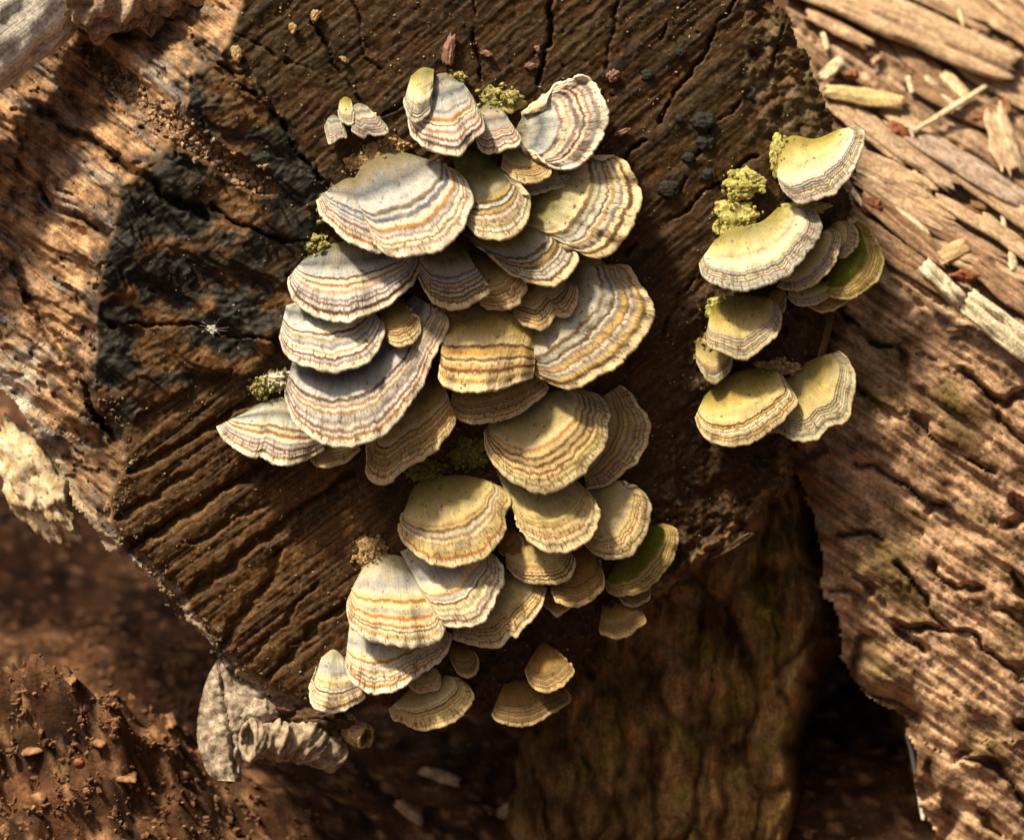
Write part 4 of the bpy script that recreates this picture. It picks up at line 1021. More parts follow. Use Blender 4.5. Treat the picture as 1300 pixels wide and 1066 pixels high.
def tube(name, pts, radii, ys, mat, col=None, nseg=20, rings=None, amp=.1, seed=1, hollow=False, parent=None, freq=.05, squash=1.0, col2=None, ridge=0.0):
    """bent tapering limb through photograph points pts at depths ys; hollow leaves an open thick-walled end"""
    n = rings or int(max(12, sum(math.dist(a, b) for a, b in zip(pts[:-1], pts[1:])) / 4))
    P3 = spline([(p[0], p[1], y) for p, y in zip(pts, ys)], n)
    R_ = np.interp(np.linspace(0, 1, n), np.linspace(0, 1, len(radii)), radii)
    C3 = W(P3[:, 0], P3[:, 1], P3[:, 2])
    tg = np.gradient(C3, axis=0); tg /= np.linalg.norm(tg, axis=1)[:, None]
    up = -CF; a1 = np.cross(tg, up); a1 /= np.linalg.norm(a1, axis=1)[:, None] + 1e-9; a2 = np.cross(a1, tg)
    th = np.linspace(0, 2 * np.pi, nseg, endpoint=False)
    TH, I = np.meshgrid(th, np.arange(n))
    nz = fbm(np.cos(TH) * 1.3 + I * freq * 1.7, np.sin(TH) * 1.3 + I * freq + seed * 3.3, 4, seed)
    fz = fbm(TH * 6 / 6.283 * 3, I * freq * .25 + seed, 3, seed + 3)
    rad = (R_[:, None] * (1 + amp * nz + ridge * fz)) * U
    V = C3[:, None] + a1[:, None] * (np.cos(TH) * rad)[..., None] + a2[:, None] * (np.sin(TH) * rad * squash)[..., None]
    def rf(o, k, flip=False):
        F_ = []
        for i in range(k - 1):
            for j in range(nseg):
                f_ = (o + i * nseg + j, o + i * nseg + (j + 1) % nseg, o + (i + 1) * nseg + (j + 1) % nseg, o + (i + 1) * nseg + j)
                F_.append(f_[::-1] if flip else f_)
        return F_
    Vs = [V.reshape(-1, 3)]; F = rf(0, n)
    if hollow:
        m_ = max(4, n // 2)
        Vi = C3[:m_, None] + (V[:m_] - C3[:m_, None]) * .72
        Vs.append(Vi.reshape(-1, 3)); o = n * nseg
        F += rf(o, m_, True)
        F += [(j, o + j, o + (j + 1) % nseg, (j + 1) % nseg) for j in range(nseg)]
        Vs.append(C3[m_ - 1][None]); ce = o + m_ * nseg
        F += [(o + (m_ - 1) * nseg + (j + 1) % nseg, o + (m_ - 1) * nseg + j, ce) for j in range(nseg)]
    else:
        Vs.append((C3[0] - tg[0] * R_[0] * U * .25)[None]); ce = n * nseg
        F += [((j + 1) % nseg, j, ce) for j in range(nseg)]
    Vs.append((C3[-1] + tg[-1] * R_[-1] * U * .3)[None]); ce = sum(len(v) for v in Vs) - 1
    F += [((n - 1) * nseg + j, (n - 1) * nseg + (j + 1) % nseg, ce) for j in range(nseg)]
    VV = np.vstack(Vs)
    cc_ = None
    if col is not None:
        cc_ = np.tile(np.array(col), (len(VV), 1))
        if col2 is not None:
            w_ = np.clip(.5 + 1.2 * np.concatenate([fz.ravel(), np.zeros(len(VV) - n * nseg)]), 0, 1)[:, None]
            cc_ = cc_ * (1 - w_) + np.array(col2) * w_
    gu = np.zeros(len(VV)); gv = np.zeros(len(VV))
    gu[:n * nseg] = (I * 4.0).ravel(); gv[:n * nseg] = (np.minimum(TH, 2 * np.pi - TH) * R_.mean()).ravel()
    return mesh_obj(name, VV, F, mat, parent=parent, origin=None if parent is not None else C3[0], col=cc_, attrs={'gu': gu, 'gv': gv})

PINK0, PINK1 = (.30, .165, .09), (.70, .50, .34)
PALE0, PALE1 = (.46, .35, .22), (.78, .66, .48)
YTAN0, YTAN1 = (.48, .33, .15), (.74, .56, .30)
BRN0, BRN1 = (.14, .06, .026), (.34, .18, .09)
trunk_plane = lambda px, py: trunk_depth(np.asarray(px, float), np.asarray(py, float))

CHIPS = [
 ('wood_strip', (985, -42), (1298, 92), 52, 30, 26, PINK0, PINK1, 'longest pinkish weathered wood slab slanting across the top right', 'wood strip', .06),
 ('wood_strip', (1020, 12), (1116, 64), 20, 16, 16, PINK0, PINK1, 'short pink splinter below the left end of the longest slab', 'wood strip', .15),
 ('wood_strip', (1078, 140), (1222, 244), 26, 15, 10, PINK0, (.66, .50, .38), 'pale splintered slab behind the topmost right-hand bracket', 'wood strip', .14),
 ('wood_strip', (1142, 160), (1312, 262), 32, 18, 14, (.30, .20, .15), (.54, .41, .34), 'broad greyish pink slab at mid right among the chips', 'wood strip', .08),
 ('wood_strip', (1256, 128), (1290, 228), 36, 12, 26, (.42, .27, .17), (.66, .49, .35), 'upright tan slab with torn top at the right edge', 'wood strip', .22),
 ('wood_strip', (1180, 246), (1300, 316), 18, 12, 10, PINK0, PINK1, 'narrow pink slab below the broad greyish one', 'wood strip', .15),
 ('wood_strip', (1204, 216), (1320, 300), 12, 10, 10, BRN0, PINK1, 'thin brown slab squeezed between two pink ones at right', 'wood strip', .15),
 ('wood_strip', (1230, -30), (1330, 50), 22, 14, 18, PINK0, PINK1, 'pink slab in the top right corner', 'wood strip', .12),
 ('wood_strip', (1240, 270), (1340, 350), 22, 14, 10, PINK0, PINK1, 'pink-brown slab above the long bone-coloured stick', 'wood strip', .12),
 ('wood_chip', (1044, 114), (1150, 132), 24, 14, 20, YTAN0, YTAN1, 'wide yellow chip with a blunt end beside the log rim', 'wood chip', .06),
 ('wood_chip', (1040, 102), (1072, 74), 18, 9, 14, PALE0, PALE1, 'pale square chip close to the log rim', 'wood chip', .15),
 ('wood_chip', (1186, 332), (1232, 308), 22, 8, 12, (.45, .27, .13), (.62, .42, .24), 'flat orange-tan chip above the bone-coloured stick', 'wood chip', .12),
 ('wood_chip', (1162, 320), (1172, 356), 16, 8, 8, BRN0, (.50, .32, .2), 'upright orange-brown chip left of the orange-tan one', 'wood chip', .12),
 ('wood_chip', (1196, 92), (1232, 128), 17, 9, 14, YTAN0, PALE1, 'yellowish chip under the lower edge of the longest slab', 'wood chip', .15),
 ('wood_splinter', (1158, 168), (1254, 108), 8, 8, 34, PALE0, (.80, .66, .45), 'thin pale stick lying crosswise over the slabs', 'stick', .05),
 ('wood_splinter', (1172, 94), (1222, 144), 10, 7, 16, PALE0, (.85, .78, .64), 'whitish splinter under the crosswise stick', 'splinter', .1),
 ('wood_splinter', (1124, 254), (1184, 300), 10, 8, 10, PALE0, PALE1, 'pale narrow splinter right of the red leaf scrap', 'splinter', .15),
 ('wood_splinter', (1044, 40), (1052, 66), 8, 6, 12, PALE0, PALE1, 'small upright whitish splinter near the log rim top', 'splinter', .1),
 ('wood_splinter', (1152, 96), (1160, 120), 8, 6, 14, PALE0, PALE1, 'short whitish splinter above the yellow chip', 'splinter', .1),
 ('wood_splinter', (1214, -6), (1224, 36), 6, 6, 14, PALE0, (.8, .68, .42), 'curled pale yellow sliver at the top right', 'splinter', .1),
 ('wood_splinter', (1086, 214), (1130, 236), 9, 8, 10, PALE0, PALE1, 'tan splinter just right of the topmost right-hand bracket', 'splinter', .1),
]
rs = random.Random(77)
for lab, x0, y0, ln, wd in (('fibrous pink board fragment under the crosswise pale stick', 1190, 190, 130, 26), ('brown fibrous board fragment above the broad greyish pink one', 1215, 130, 110, 24), ('pink fibrous fragment right of the topmost bracket', 1120, 215, 120, 22), ('long brown fragment along the ridge of the rotten log', 1150, 330, 110, 24),
                            ('pink fragment between the bone-coloured stick and the narrow strip', 1245, 335, 120, 24), ('brown fragment just above the bone-coloured stick', 1215, 300, 120, 20), ('fibrous fragment under the wide yellow chip', 1100, 160, 110, 24), ('dark fragment in the hollow below the longest strip', 1165, 72, 90, 26),
                            ('pink fragment left of the broad greyish one', 1150, 255, 120, 24), ('fragment at the right edge above the upright tan piece', 1275, 105, 110, 28), ('fragment in the top right corner above the longest strip', 1270, 20, 130, 26), ('fragment above the middle of the longest strip', 1180, -8, 130, 24), ('brown fragment right of the red leaf scrap', 1150, 290, 110, 20), ('pale fragment at the right edge below the upright tan piece', 1290, 260, 110, 24), ('brown fragment at the right edge above the bone-coloured stick', 1290, 375, 110, 26)):
    a_ = .56 + rs.gauss(0, .10); dx, dy = math.cos(a_) * ln / 2, math.sin(a_) * ln / 2
    br = 'brown' in lab or 'dark' in lab
    ln *= 1.45; wd *= 1.4; dx *= 1.45; dy *= 1.45
    o = splinter('wood_fragment', (x0 - dx, y0 - dy), (x0 + dx, y0 + dy), wd, 13, trunk_plane, rs.uniform(2, 12), BRN0 if br else PINK0, (.42, .27, .18) if br else PINK1, rs.randrange(2000, 9000), jag=.2)
    tag(o, lab, 'wood fragment', 'wood pieces on the fallen log')
for i, (nm_, a, b, wd, th, li, c0, c1, lab, cat, jg) in enumerate(CHIPS):
    o = splinter(nm_, a, b, wd, th, trunk_plane, li, c0, c1, 200 + i, jag=jg)
    tag(o, lab, cat, 'wood pieces on the fallen log')
# the bone-coloured stick: two lengths with a break
st = thing('broken_stick', W(1175., 340., 120.), 'long bone-coloured broken stick at right above the cracked bark', 'stick')
for nm_, a, b, wd, li, sd_ in (('stick_end', (1170, 334), (1222, 386), 24, 26, 5), ('stick_shaft', (1221, 376), (1340, 470), 38, 22, 6)):
    o = splinter(nm_, a, b, wd, 22, lambda px, py: 150 + 0 * px + .1 * (px - 1200), li, (.55, .43, .28), (.80, .70, .54), sd_, jag=.05, taper=.15)
    o.parent = st; o.location = o.location - st.location
# loose small chips
rs = random.Random(11)
small = [('small pale wood chip lying loose on the rotten log top', PALE0, PALE1), ('small pinkish wood chip lying loose on the rotten log top', PINK0, PINK1), ('small dark brown wood chip lying loose on the rotten log top', BRN0, BRN1)]
cnt = 0
while cnt < 50:
    x = rs.uniform(1035, 1320); y = rs.uniform(-20, 420)
    if trunk_s(x, y) < 2: continue
    a = rs.gauss(.6, .75); l = rs.uniform(10, 42)
    kd = rs.choices((0, 1, 2), (.25, .5, .4))[0]
    lab, c0, c1 = small[kd]
    o = splinter('wood_chip', (x - l * math.cos(a) / 2, y - l * math.sin(a) / 2), (x + l * math.cos(a) / 2, y + l * math.sin(a) / 2), rs.uniform(5, 13), rs.uniform(4, 8), trunk_plane, rs.uniform(2, 12), c0, c1, 400 + cnt, jag=.2)
    tag(o, lab, 'wood chip', ('small pale chips', 'small pinkish chips', 'small brown chips')[kd])
    cnt += 1
M_RED = plain_mat('red_brown_scrap', (.10, .03, .014), (.36, .12, .05), scale=260, rough=.55, bump=.6)
for i, (x, y, a, b, lab, cat) in enumerate(((1138, 168, 13, 15, 'orange-brown nut shell among the slabs behind the topmost bracket', 'nut shell'), (1236, 152, 11, 9, 'reddish nut shell left of the upright tan slab', 'nut shell'),
                                (1108, 262, 15, 11, 'crumpled red leaf scrap right of the right-hand fungi', 'leaf scrap'), (1082, 95, 10, 7, 'small dark red scrap near the log rim', 'leaf scrap'), (1260, 168, 9, 7, 'red-brown seed beside the upright tan slab', 'seed'),
                                (1222, 350, 16, 9, 'dark red bark scrap above the bone-coloured stick', 'bark scrap'))):
    o = blob('nut_shell' if 'nut' in cat else ('seed' if cat == 'seed' else 'leaf_scrap' if 'leaf' in cat else 'bark_scrap'), x, y, float(trunk_plane(x, y)) - 12, (a, b * .85, 7), M_RED, .6, 1.5, 50 + i, 4)
    tag(o, lab, cat, 'red scraps among the wood chips')

# pale weathered branch and brown root at the top left
o = tube('weathered_branch', [(-170, 172), (-60, 86), (0, 38), (60, -8), (125, -80)], [62, 64, 62, 54, 40], [-60, -70, -60, -40, -10], M_BARK, col=(.46, .42, .39), col2=(.72, .67, .63), nseg=48, rings=70, amp=.12, seed=4, ridge=.10)
tag(o, 'smooth silver-grey weathered branch in the top left corner', 'branch')
o = tube('broken_root', [(38, 24), (90, 8), (140, 6), (200, -14), (300, -60)], [18, 34, 42, 34, 28], [-40, -45, -50, -45, -20], M_BARK, col=(.13, .07, .04), col2=(.50, .37, .28), nseg=40, rings=70, amp=.55, seed=9, freq=.09, ridge=.2)
tag(o, 'lumpy brown broken root beside the silver-grey branch at the top left', 'root')

# crusts and moss on the log
M_MOSS = plain_mat('moss_crust', (.11, .10, .025), (.42, .37, .13), scale=420, rough=.85, bump=.9, bdist=.0012, speck=(.58, .50, .30))
M_MOSSY = plain_mat('moss_yellow', (.16, .15, .03), (.56, .50, .16), scale=420, rough=.85, bump=.9, bdist=.0012, speck=(.66, .58, .30))
M_MOSSD = plain_mat('moss_dark', (.05, .055, .012), (.19, .18, .04), scale=420, rough=.85, bump=.9, bdist=.0012, speck=(.30, .24, .08))
M_CRUST = plain_mat('orange_crust', (.14, .07, .025), (.46, .30, .14), scale=380, rough=.85, bump=.9, bdist=.0012, speck=(.60, .48, .27))
M_WCRUST = plain_mat('pale_crust', (.42, .35, .25), (.78, .71, .58), scale=420, rough=.85, bump=.9, bdist=.0012)
CRU = [(632, 128, 27, 19, M_MOSS, 'yellow-green mossy crust lump between the top bracket and the curled fan', 'moss'), (577, 104, 15, 15, M_MOSS, 'mossy base lump above the blue-grey orange-banded bracket', 'moss'),
       (413, 258, 13, 26, M_MOSS, 'mossy crust along the left end of the widest grey-white bracket', 'moss'), (396, 312, 20, 14, M_MOSS, 'yellow-green crust ribbon between the two broad grey-white brackets', 'moss'),
       (497, 186, 22, 11, M_CRUST, 'orange crust above the widest grey-white bracket', 'crust'), (470, 206, 34, 22, M_CRUST, 'brown-orange crust at the base of the widest grey-white bracket', 'crust'), (331, 491, 15, 14, M_MOSS, 'yellow crust lump above the wing-shaped bracket', 'crust'),
       (352, 481, 17, 14, M_WCRUST, 'white granular crust beside the largest blue-grey bracket', 'crust'), (470, 706, 22, 26, M_CRUST, 'tan crust at the base of the fused lower pair', 'crust'),
       (534, 596, 30, 16, M_MOSSD, 'dark green moss under the olive-brown wedge bracket', 'moss'), (596, 575, 26, 20, M_MOSSD, 'dark moss left of the large smooth disc', 'moss'),
       (944, 234, 26, 21, M_MOSS, 'upper yellow-green moss lobe left of the topmost right-hand bracket', 'moss'), (934, 278, 31, 24, M_MOSS, 'lower yellow-green moss lobe at the base of the largest right-hand bracket', 'moss'),
       (990, 200, 13, 30, M_MOSS, 'yellow moss at the base of the topmost right-hand bracket', 'moss'), (1022, 262, 26, 11, M_MOSS, 'amber mossy lip below the topmost right-hand bracket', 'moss'),
       (905, 445, 20, 22, M_CRUST, 'buff crust left of the wet hood-shaped bracket', 'crust'), (985, 465, 26, 10, M_CRUST, 'orange crust between the middle and lower right-hand brackets', 'crust'), (915, 392, 22, 16, M_MOSS, 'wet mossy lump on top of the hood-shaped bracket', 'moss')]
for i, (x, y, a, b, mt, lab, cat) in enumerate(CRU):
    lift = 10 if x > 870 else 4
    if x > 870 and mt is M_MOSS: mt = M_MOSSY
    o = blob('moss_lump' if cat == 'moss' else 'crust_lump', x, y, float(face_plane(x, y)) - lift + 6, (a * .9, b * .85, 10), mt, .42 if mt is M_MOSSY else .5, 1.5, 70 + i, 5, gritty=.10 if mt is M_MOSSY else .2)
    r_ = np.random.RandomState(900 + i); V0, F0 = ico(1); Vs = []; Fs = []
    ng = int((25 + a * b * .12) * (.3 if mt is M_MOSSY else 1))
    for q in range(ng):
        dv = r_.normal(size=3); dv /= np.linalg.norm(dv); dv[2] = -abs(dv[2])
        rad_ = 1.0 + 2.6 * r_.rand() ** 2; sp_ = .75 + .5 * r_.rand()
        jit = V0 * (1 + .8 * (r_.rand(len(V0), 1) - .5)) * rad_ * (.7 + .6 * r_.rand(3))
        Vs.append(W(x + dv[0] * a * sp_ + jit[:, 0], y + dv[1] * b * sp_ + jit[:, 1], float(face_plane(x, y)) - lift + 6 + dv[2] * 15 * sp_ + jit[:, 2])); Fs.append(F0 + q * len(V0))
    tag(mesh_obj('grains', np.vstack(Vs), np.vstack(Fs), mt, parent=o, smooth=False), kind='stuff')
    tag(o, lab, cat, 'moss and crust around the fungi')
# black fungus knobs on the wood
M_KNOB = plain_mat('black_knob', (.008, .007, .006), (.022, .019, .015), scale=700, rough=.7, bump=.9)
for i, (x, y, a, lab) in enumerate(((822, 95, 7, 'black knob right of the curled fan near the pink flake'), (893, 154, 13, 'largest black knob on the bare wood at upper right'), (896, 180, 10, 'black knob touching the largest one from below'),
                                    (874, 200, 7, 'small black knob below left of the knob pair'), (899, 221, 8, 'black knob above the mossy right-hand lobes'), (848, 240, 11, 'flat black knob between the two long cracks'), (864, 66, 5, 'tiny black knob on the wood above the knob pair'), (950, 122, 6, 'black knob near the right log rim'), (862, 150, 5, 'tiny black knob left of the largest one'))):
    tag(blob('black_knob', x, y, log_depth(x, y) - 2, (a * 1.1, a * .95, a * .45), M_KNOB, .35, 1.5, 90 + i, 4, gritty=.06), lab, 'fungus', 'black knobs on the wood')
# flakes on the end face
M_FLK = plain_mat('pink_flake', (.10, .045, .03), (.30, .16, .12), scale=600, rough=.6)
for i, (x, y, a, b, lab) in enumerate(((674, 84, 8, 5, 'pink bark flake stuck by the long dark crack'), (779, 96, 9, 8, 'reddish flake on the wood right of the curled fan'), (570, 66, 22, 9, 'curled dark red leaf flake above the top bracket'), (682, 62, 6, 4, 'tiny pinkish flake above the one by the crack'), (618, 68, 8, 5, 'pale pink flake right of the dark red leaf flake'),
                                      (790, 168, 13, 4, 'curled brown flake right of the curled fan'), (400, 20, 9, 6, 'pale crumb at the top edge of the log'), (372, 36, 8, 6, 'yellowish crumb above the charred patch'), (437, 76, 7, 4, 'pink crumb above the two torn flakes'), (300, 70, 9, 12, 'pale crumb cluster at the top of the charred patch'))):
    tag(blob('bark_flake', x, y, log_depth(x, y) - 3, (a * .85, b * .8, 3), M_FLK if i < 6 else M_CRUST, .45, 1.6, 120 + i, 4, ang=i * .7, gritty=.06), lab, 'flake', 'flakes on the log end')
# crumbs in the strip between the pale blocks and on the wood: too many to count
def crumbs(name, n, sampler, mat, c0, c1, rmin, rmax, label, cat, seed):
    r = np.random.RandomState(seed)
    V0, F0 = ico(1)
    Vs = []; Fs = []; Cs = []
    for i in range(n):
        x, y, d = sampler(r)
        rad = rmin + (rmax - rmin) * r.rand() ** 2
        jit = V0 * (1 + .9 * (r.rand(len(V0), 1) - .5)) * (rad * (.6 + .8 * r.rand(3)))
        Vs.append(W(x + jit[:, 0], y + jit[:, 1], d + jit[:, 2])); Fs.append(F0 + i * len(V0))
        t_ = r.rand(); Cs.append(np.tile(np.asarray(c0) * (1 - t_) + np.asarray(c1) * t_, (len(V0), 1)))
    V = np.vstack(Vs)
    o = mesh_obj(name, V, np.vstack(Fs), mat, col=np.vstack(Cs), attrs={'gu': V[:, 0] / U, 'gv': V[:, 2] / U}, smooth=False)
    return tag(o, label, cat, kind='stuff')
def samp_strip(r):
    t = r.rand() * (len(GROOVE) - 1); i = int(t); f = t - i
    x = GROOVE[i][0] * (1 - f) + GROOVE[i + 1][0] * f + r.normal(0, 7); y = GROOVE[i][1] * (1 - f) + GROOVE[i + 1][1] * f + r.normal(0, 7)
    return x, y, log_depth(x, y) - 1
crumbs('wood_crumbs', 900, samp_strip, M_BARK, (.10, .05, .025), (.42, .27, .17), 1.5, 5, 'brown wood crumbs filling the groove between the pale blocks at upper left', 'wood crumbs', 5)
def samp_face(r):
    while True:
        x = r.uniform(180, 1000); y = r.uniform(0, 880)
        if inpoly(np.array([x]), np.array([y]), OUT)[0]: return x, y, log_depth(x, y)
crumbs('wood_dust', 1500, samp_face, M_BARK, (.10, .06, .03), (.38, .28, .17), .5, 1.7, 'pale dust grains sprinkled over the dark log end', 'dust', 6)
def samp_edge(r):
    E2 = [(118, 505), (152, 548), (160, 592), (138, 640), (152, 690), (200, 738), (262, 800), (300, 856), (390, 900)]
    t = r.rand() * (len(E2) - 1); i = int(t); f = t - i
    x = E2[i][0] * (1 - f) + E2[i + 1][0] * f + r.normal(4, 9); y = E2[i][1] * (1 - f) + E2[i + 1][1] * f + r.normal(-4, 9)
    return x, y, log_depth(x, y) + 1
crumbs('edge_crumbs', 420, samp_edge, M_BARK, (.08, .045, .022), (.30, .21, .13), .8, 3.2, 'tan crumbs along the lower left rim of the log end', 'wood crumbs', 8)
# soil crumbs bottom left
_gd = np.arange(-200, 1600, 12.0)
def ray_ground(x, y):
    p = W(np.full(len(_gd), float(x)), np.full(len(_gd), float(y)), _gd)
    hit = np.nonzero(p[:, 2] <= ground_z(p[:, 0], p[:, 1]))[0]
    return float(_gd[hit[0]]) if len(hit) else 900.0
_gl = {}
def samp_soil(r):
    x = r.uniform(-40, 1200) if r.rand() < .35 else r.uniform(-40, 330); y = r.uniform(780, 1080)
    k = (int(x / 14), int(y / 14))
    if k not in _gl: _gl[k] = ray_ground(x, y)
    return x, y, _gl[k] - 2
crumbs('soil_crumbs', 4500, samp_soil, M_SOIL, (.10, .05, .03), (.24, .115, .06), 1.0, 5.0, 'loose reddish soil crumbs on the ground below the log', 'soil', 9)
rs = random.Random(5)
for i, (x, y, l, a, c0, c1, lab) in enumerate(((125, 940, 22, .5, BRN0, PINK0, 'brown wood chip on the soil at the lower left'), (215, 915, 22, 1.2, BRN0, PINK0, 'brown chip on the soil near the dried fungus'), (40, 950, 30, -.2, BRN0, PINK0, 'brown chip on the soil in the bottom left corner'), (160, 985, 34, .1, BRN0, PINK0, 'broad brown chip on the soil at the bottom edge'), (90, 860, 18, .8, BRN0, PINK0, 'small brown chip high on the soil mound'),
                                    (560, 985, 60, .3, PINK0, PINK1, 'pinkish chip in the shade below the lowest buff bracket'), (690, 960, 70, -.35, BRN0, PINK1, 'pale blurred chip on the ground under the dark brown bracket'), (520, 1030, 50, .7, BRN0, PINK1, 'brown chip at the bottom centre'), (640, 1030, 44, -.6, PINK0, PALE1, 'short pink chip at the bottom centre'))):
    g = ray_ground(x, y)
    o = splinter('wood_chip', (x - l * math.cos(a) / 2, y - l * math.sin(a) / 2), (x + l * math.cos(a) / 2, y + l * math.sin(a) / 2), 16, 9, lambda px, py, g=g, y=y: g - 1.6 * (py - y), 4, c0, c1, 700 + i, jag=.15)
    tag(o, lab, 'wood chip', 'chips on the soil')
o = blob('red_berry', 100, 968, ray_ground(100, 968) - 6, (7, 6, 6), M_RED, .1, 1, 140, 3); tag(o, 'tiny red scrap on the soil at the bottom left', 'scrap')
# cream lump under the left flank
M_LUMP = plain_mat('cream_lump', (.46, .31, .16), (.78, .68, .52), scale=170, rough=.85, bump=.9, bdist=.0012, speck=(.34, .20, .08))
tag(blob('crust_fungus', 44, 612, 140, (34, 76, 30), M_LUMP, .4, 1.7, 150, 5, ang=.55, gritty=.14), 'cream crusty lump on the left flank of the log', 'fungus')
# dried pale crust and coil below the lower left corner
M_DRY = plain_mat('dried_crust', (.12, .08, .055), (.50, .42, .34), scale=260, rough=.7, bump=.9, bdist=.001, speck=(.24, .15, .10))
cr_ = thing('dried_fungus', W(300., 985., 60.), 'dried greyish white curled fungus hanging from the lower left corner of the log', 'fungus')
def dried_sheet(poly_l, poly_r, n, bulge, y0, name, seed):
    Lp = spline(poly_l, n); Rp = spline(poly_r, n); m_ = 26
    u = np.linspace(0, 1, m_)[None]
    P = Lp[:, None] * (1 - u[..., None]) + Rp[:, None] * u[..., None]
    d = y0 - bulge * np.sin(np.pi * u) + 5 * fbm(P[..., 0] / 26, P[..., 1] / 26, 4, seed) + 2 * fbm(P[..., 0] / 6, P[..., 1] / 6, 2, seed + 3)
    d = d + 9 * (1 - sstep(0, 4, np.abs(P[..., 0] - (284 + .16 * (P[..., 1] - 880)) + 4 * fbm(P[..., 1] / 14, P[..., 0] * 0, 2, seed + 5))))
    Vt = W(P[..., 0], P[..., 1], d); Vb = W(P[..., 0], P[..., 1], d + 12)
    k = n * m_; ft = grid_faces(n, m_)
    V = np.vstack([Vt.reshape(-1, 3), Vb.reshape(-1, 3)])
    i_ = np.arange(k).reshape(n, m_)
    rim_ = np.concatenate([i_[0], i_[1:, -1], i_[-1, -2::-1], i_[-2:0:-1, 0]])
    fr = np.stack([rim_, np.roll(rim_, -1), np.roll(rim_, -1) + k, rim_ + k], 1)
    return mesh_obj(name, V, np.vstack([ft, ft[:, ::-1] + k, fr[:, ::-1]]), M_DRY, parent=cr_)
dried_sheet([(276, 836), (262, 862), (252, 900), (250, 940), (262, 978), (275, 990)], [(282, 836), (318, 862), (342, 886), (330, 915), (312, 950), (306, 992)], 60, 16, 30, 'crust_sheet', 160)
M_COIL = plain_mat('coil_crust', (.13, .085, .05), (.44, .35, .26), scale=260, rough=.8, bump=.9, bdist=.001)
tube('coil', [(314, 940), (336, 938), (358, 940), (380, 938), (402, 946), (432, 962)], [25, 25, 20, 26, 25, 19, 27, 28, 22, 27, 25, 12], [-22, -8, 6, 16, 30, 56], M_COIL, nseg=48, rings=80, amp=.2, seed=17, hollow=True, parent=cr_, freq=.10, ridge=.06)
o = blob('grain_lump', 330, 905, 4, (19, 16, 14), M_DRY, .3, 1.6, 161, 4, gritty=.3); o.parent = cr_; o.location = o.location - cr_.location
o = tube('hollow_nub', [(466, 936), (452, 930), (434, 916)], [15, 16, 18], [22, 34, 52], M_CRUST, nseg=28, rings=24, amp=.22, seed=19, hollow=True)
tag(o, 'small hollow brown nub hanging under the bottom rim of the log', 'fungus')
o = blob('bark_scrap', 352, 892, 40, (26, 9, 10), M_FLK, .5, 1.5, 163, 4, ang=-.2); tag(o, 'reddish bark scrap above the dried curled fungus', 'bark scrap')
M_RAG = plain_mat('rotten_rag', (.03, .015, .006), (.12, .065, .028), scale=380, rough=.85, bump=.9, bdist=.0012)
for i, (x, y, r_, lab) in enumerate(((415, 918, (30, 14, 18), 'brown rag of rotten wood under the pale triangular bracket'), (395, 912, (22, 12, 16), 'brown rag of rotten wood right of the dried curled fungus'), (992, 606, (10, 22, 10), 'small hanging wood stub at the right rim below the yellow brackets'), (930, 690, (30, 8, 10), 'ragged wood lip on the lower right rim of the log'))):
    tag(blob('rotten_rag', x, y, float(face_plane(x, y)) + 10, r_, M_RAG, .55, 1.7, 170 + i, 4, ang=(.5 if i == 3 else 0), gritty=.15), lab, 'wood rag')
o = tube('twig', [(1056, 392), (1048, 430), (1036, 478)], [5, 4, 6], [72, 70, 72], M_BARK, col=(.05, .028, .012), col2=(.13, .08, .035), nseg=12, amp=.3, seed=23)
tag(o, 'thin brown twig joining the upper and lower right-hand fungi', 'twig')
# white fluff and its hairs, spider thread, pale grass blade
M_FLUFF = plain_mat('white_fluff', (.34, .33, .31), (.66, .65, .62), scale=700, rough=.9)
fl_ = thing('fluff_tuft', W(268., 420., log_depth(268, 418)), 'tiny white fluff tuft caught on the black char', 'fluff')
o = blob('fluff_ball', 268, 418, log_depth(268, 418) - 1, (6, 4, 2.5), M_FLUFF, .8, 1.8, 180, 4, gritty=.5); o.parent = fl_; o.location = o.location - fl_.location
rs = random.Random(3)
for i in range(9):
    a = rs.uniform(0, 6.28); l = rs.uniform(8, 24); y0 = log_depth(268, 418) - 6
    tube('hair', [(270, 416), (270 + l * .5 * math.cos(a) + rs.uniform(-4, 4), 416 + l * .5 * math.sin(a)), (270 + l * math.cos(a), 414 + l * .7 * math.sin(a))], [.13, .12, .08], [y0, y0 - 4, y0 - 1], M_FLUFF, nseg=5, rings=8, amp=0, parent=fl_)
o = tube('spider_thread', [(286, 828), (330, 824), (388, 818)], [.4, .4, .4], [28, 8, 10], M_FLUFF, nseg=5, rings=14, amp=0); tag(o, 'fine spider thread stretched over the fibrous wood at lower left', 'thread')
o = tube('grass_blade', [(1150, 930), (1156, 950), (1163, 985), (1172, 1040)], [2, 3, 3, 2.5], [330, 326, 320, 300], plain_mat('dry_grass', (.55, .55, .50), (.75, .75, .70), scale=200), nseg=8, amp=.05, squash=.3); tag(o, 'pale dry grass blade in the dark hollow at the lower right', 'grass blade')

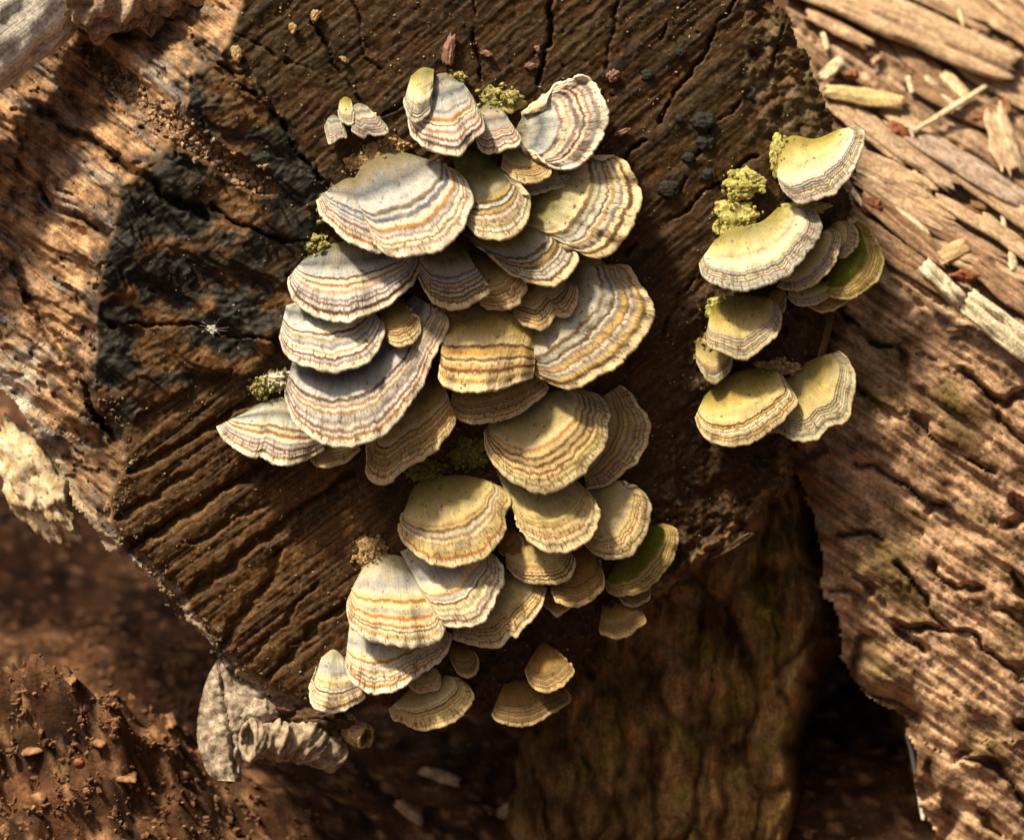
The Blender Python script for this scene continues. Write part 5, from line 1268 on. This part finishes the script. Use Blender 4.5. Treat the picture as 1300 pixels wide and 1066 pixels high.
# unseen leafy twigs, added towards the sun to cast soft shade on two gaps
M_LEAF = plain_mat('green_leaf', (.035, .07, .012), (.08, .13, .02), scale=60, rough=.5, bump=.2)
def added_shade_twig(px, py, y, dist, rad, n, seed, label):
    r = np.random.RandomState(seed)
    c = W(float(px), float(py), float(y)) + SUN * dist
    e1 = np.cross(SUN, [0, 1, 0]); e1 /= np.linalg.norm(e1); e2 = np.cross(SUN, e1)
    root = thing('added_shade_twig', c, label, 'twig', 'unseen leafy twigs added for shade')
    # stem
    k = 14; tt_ = np.linspace(-.8, .9, k)
    S_ = c + e2 * (tt_ * rad * U)[:, None] + e1 * (.15 * rad * U * np.sin(tt_ * 2))[:, None]
    Vs = []
    for j in range(6):
        a = j / 6 * 2 * np.pi
        Vs.append(S_ + (e1 * math.cos(a) + SUN * math.sin(a)) * .0022)
    Vst = np.stack(Vs, 1).reshape(-1, 3)
    F = np.array([(i * 6 + j, i * 6 + (j + 1) % 6, (i + 1) * 6 + (j + 1) % 6, (i + 1) * 6 + j) for i in range(k - 1) for j in range(6)])
    mesh_obj('stem', Vst, F, M_CRUST, parent=root)
    for q in range(n):
        base = S_[r.randint(k)]
        ang = r.uniform(0, 2 * np.pi); d = e1 * math.cos(ang) + e2 * math.sin(ang) * .7 + SUN * r.uniform(-.25, .25); d /= np.linalg.norm(d)
        sdv = np.cross(d, SUN); sdv /= np.linalg.norm(sdv); up = np.cross(sdv, d)
        L_ = rad * U * r.uniform(.6, 1.0)
        rows = 9; V = []
        for a in np.linspace(0, 1, rows):
            w_ = .30 * L_ * math.sin(math.pi * a ** .8) ** .8 + .0004
            for b in (-1, -.5, 0, .5, 1):
                V.append(base + d * L_ * a + sdv * w_ * b + up * (.10 * abs(b) * w_ * 2 - .12 * L_ * a * a))
        mesh_obj('leaf', np.array(V), grid_faces(rows, 5), M_LEAF, parent=root)
added_shade_twig(30, 690, ray_ground(30, 690), .36, 190, 90, 1, 'unseen leafy twig added to shade the gap under the left of the log')
added_shade_twig(180, 770, ray_ground(180, 770), .55, 110, 50, 3, 'unseen leafy twig added to shade the hollow beside the soil mound')
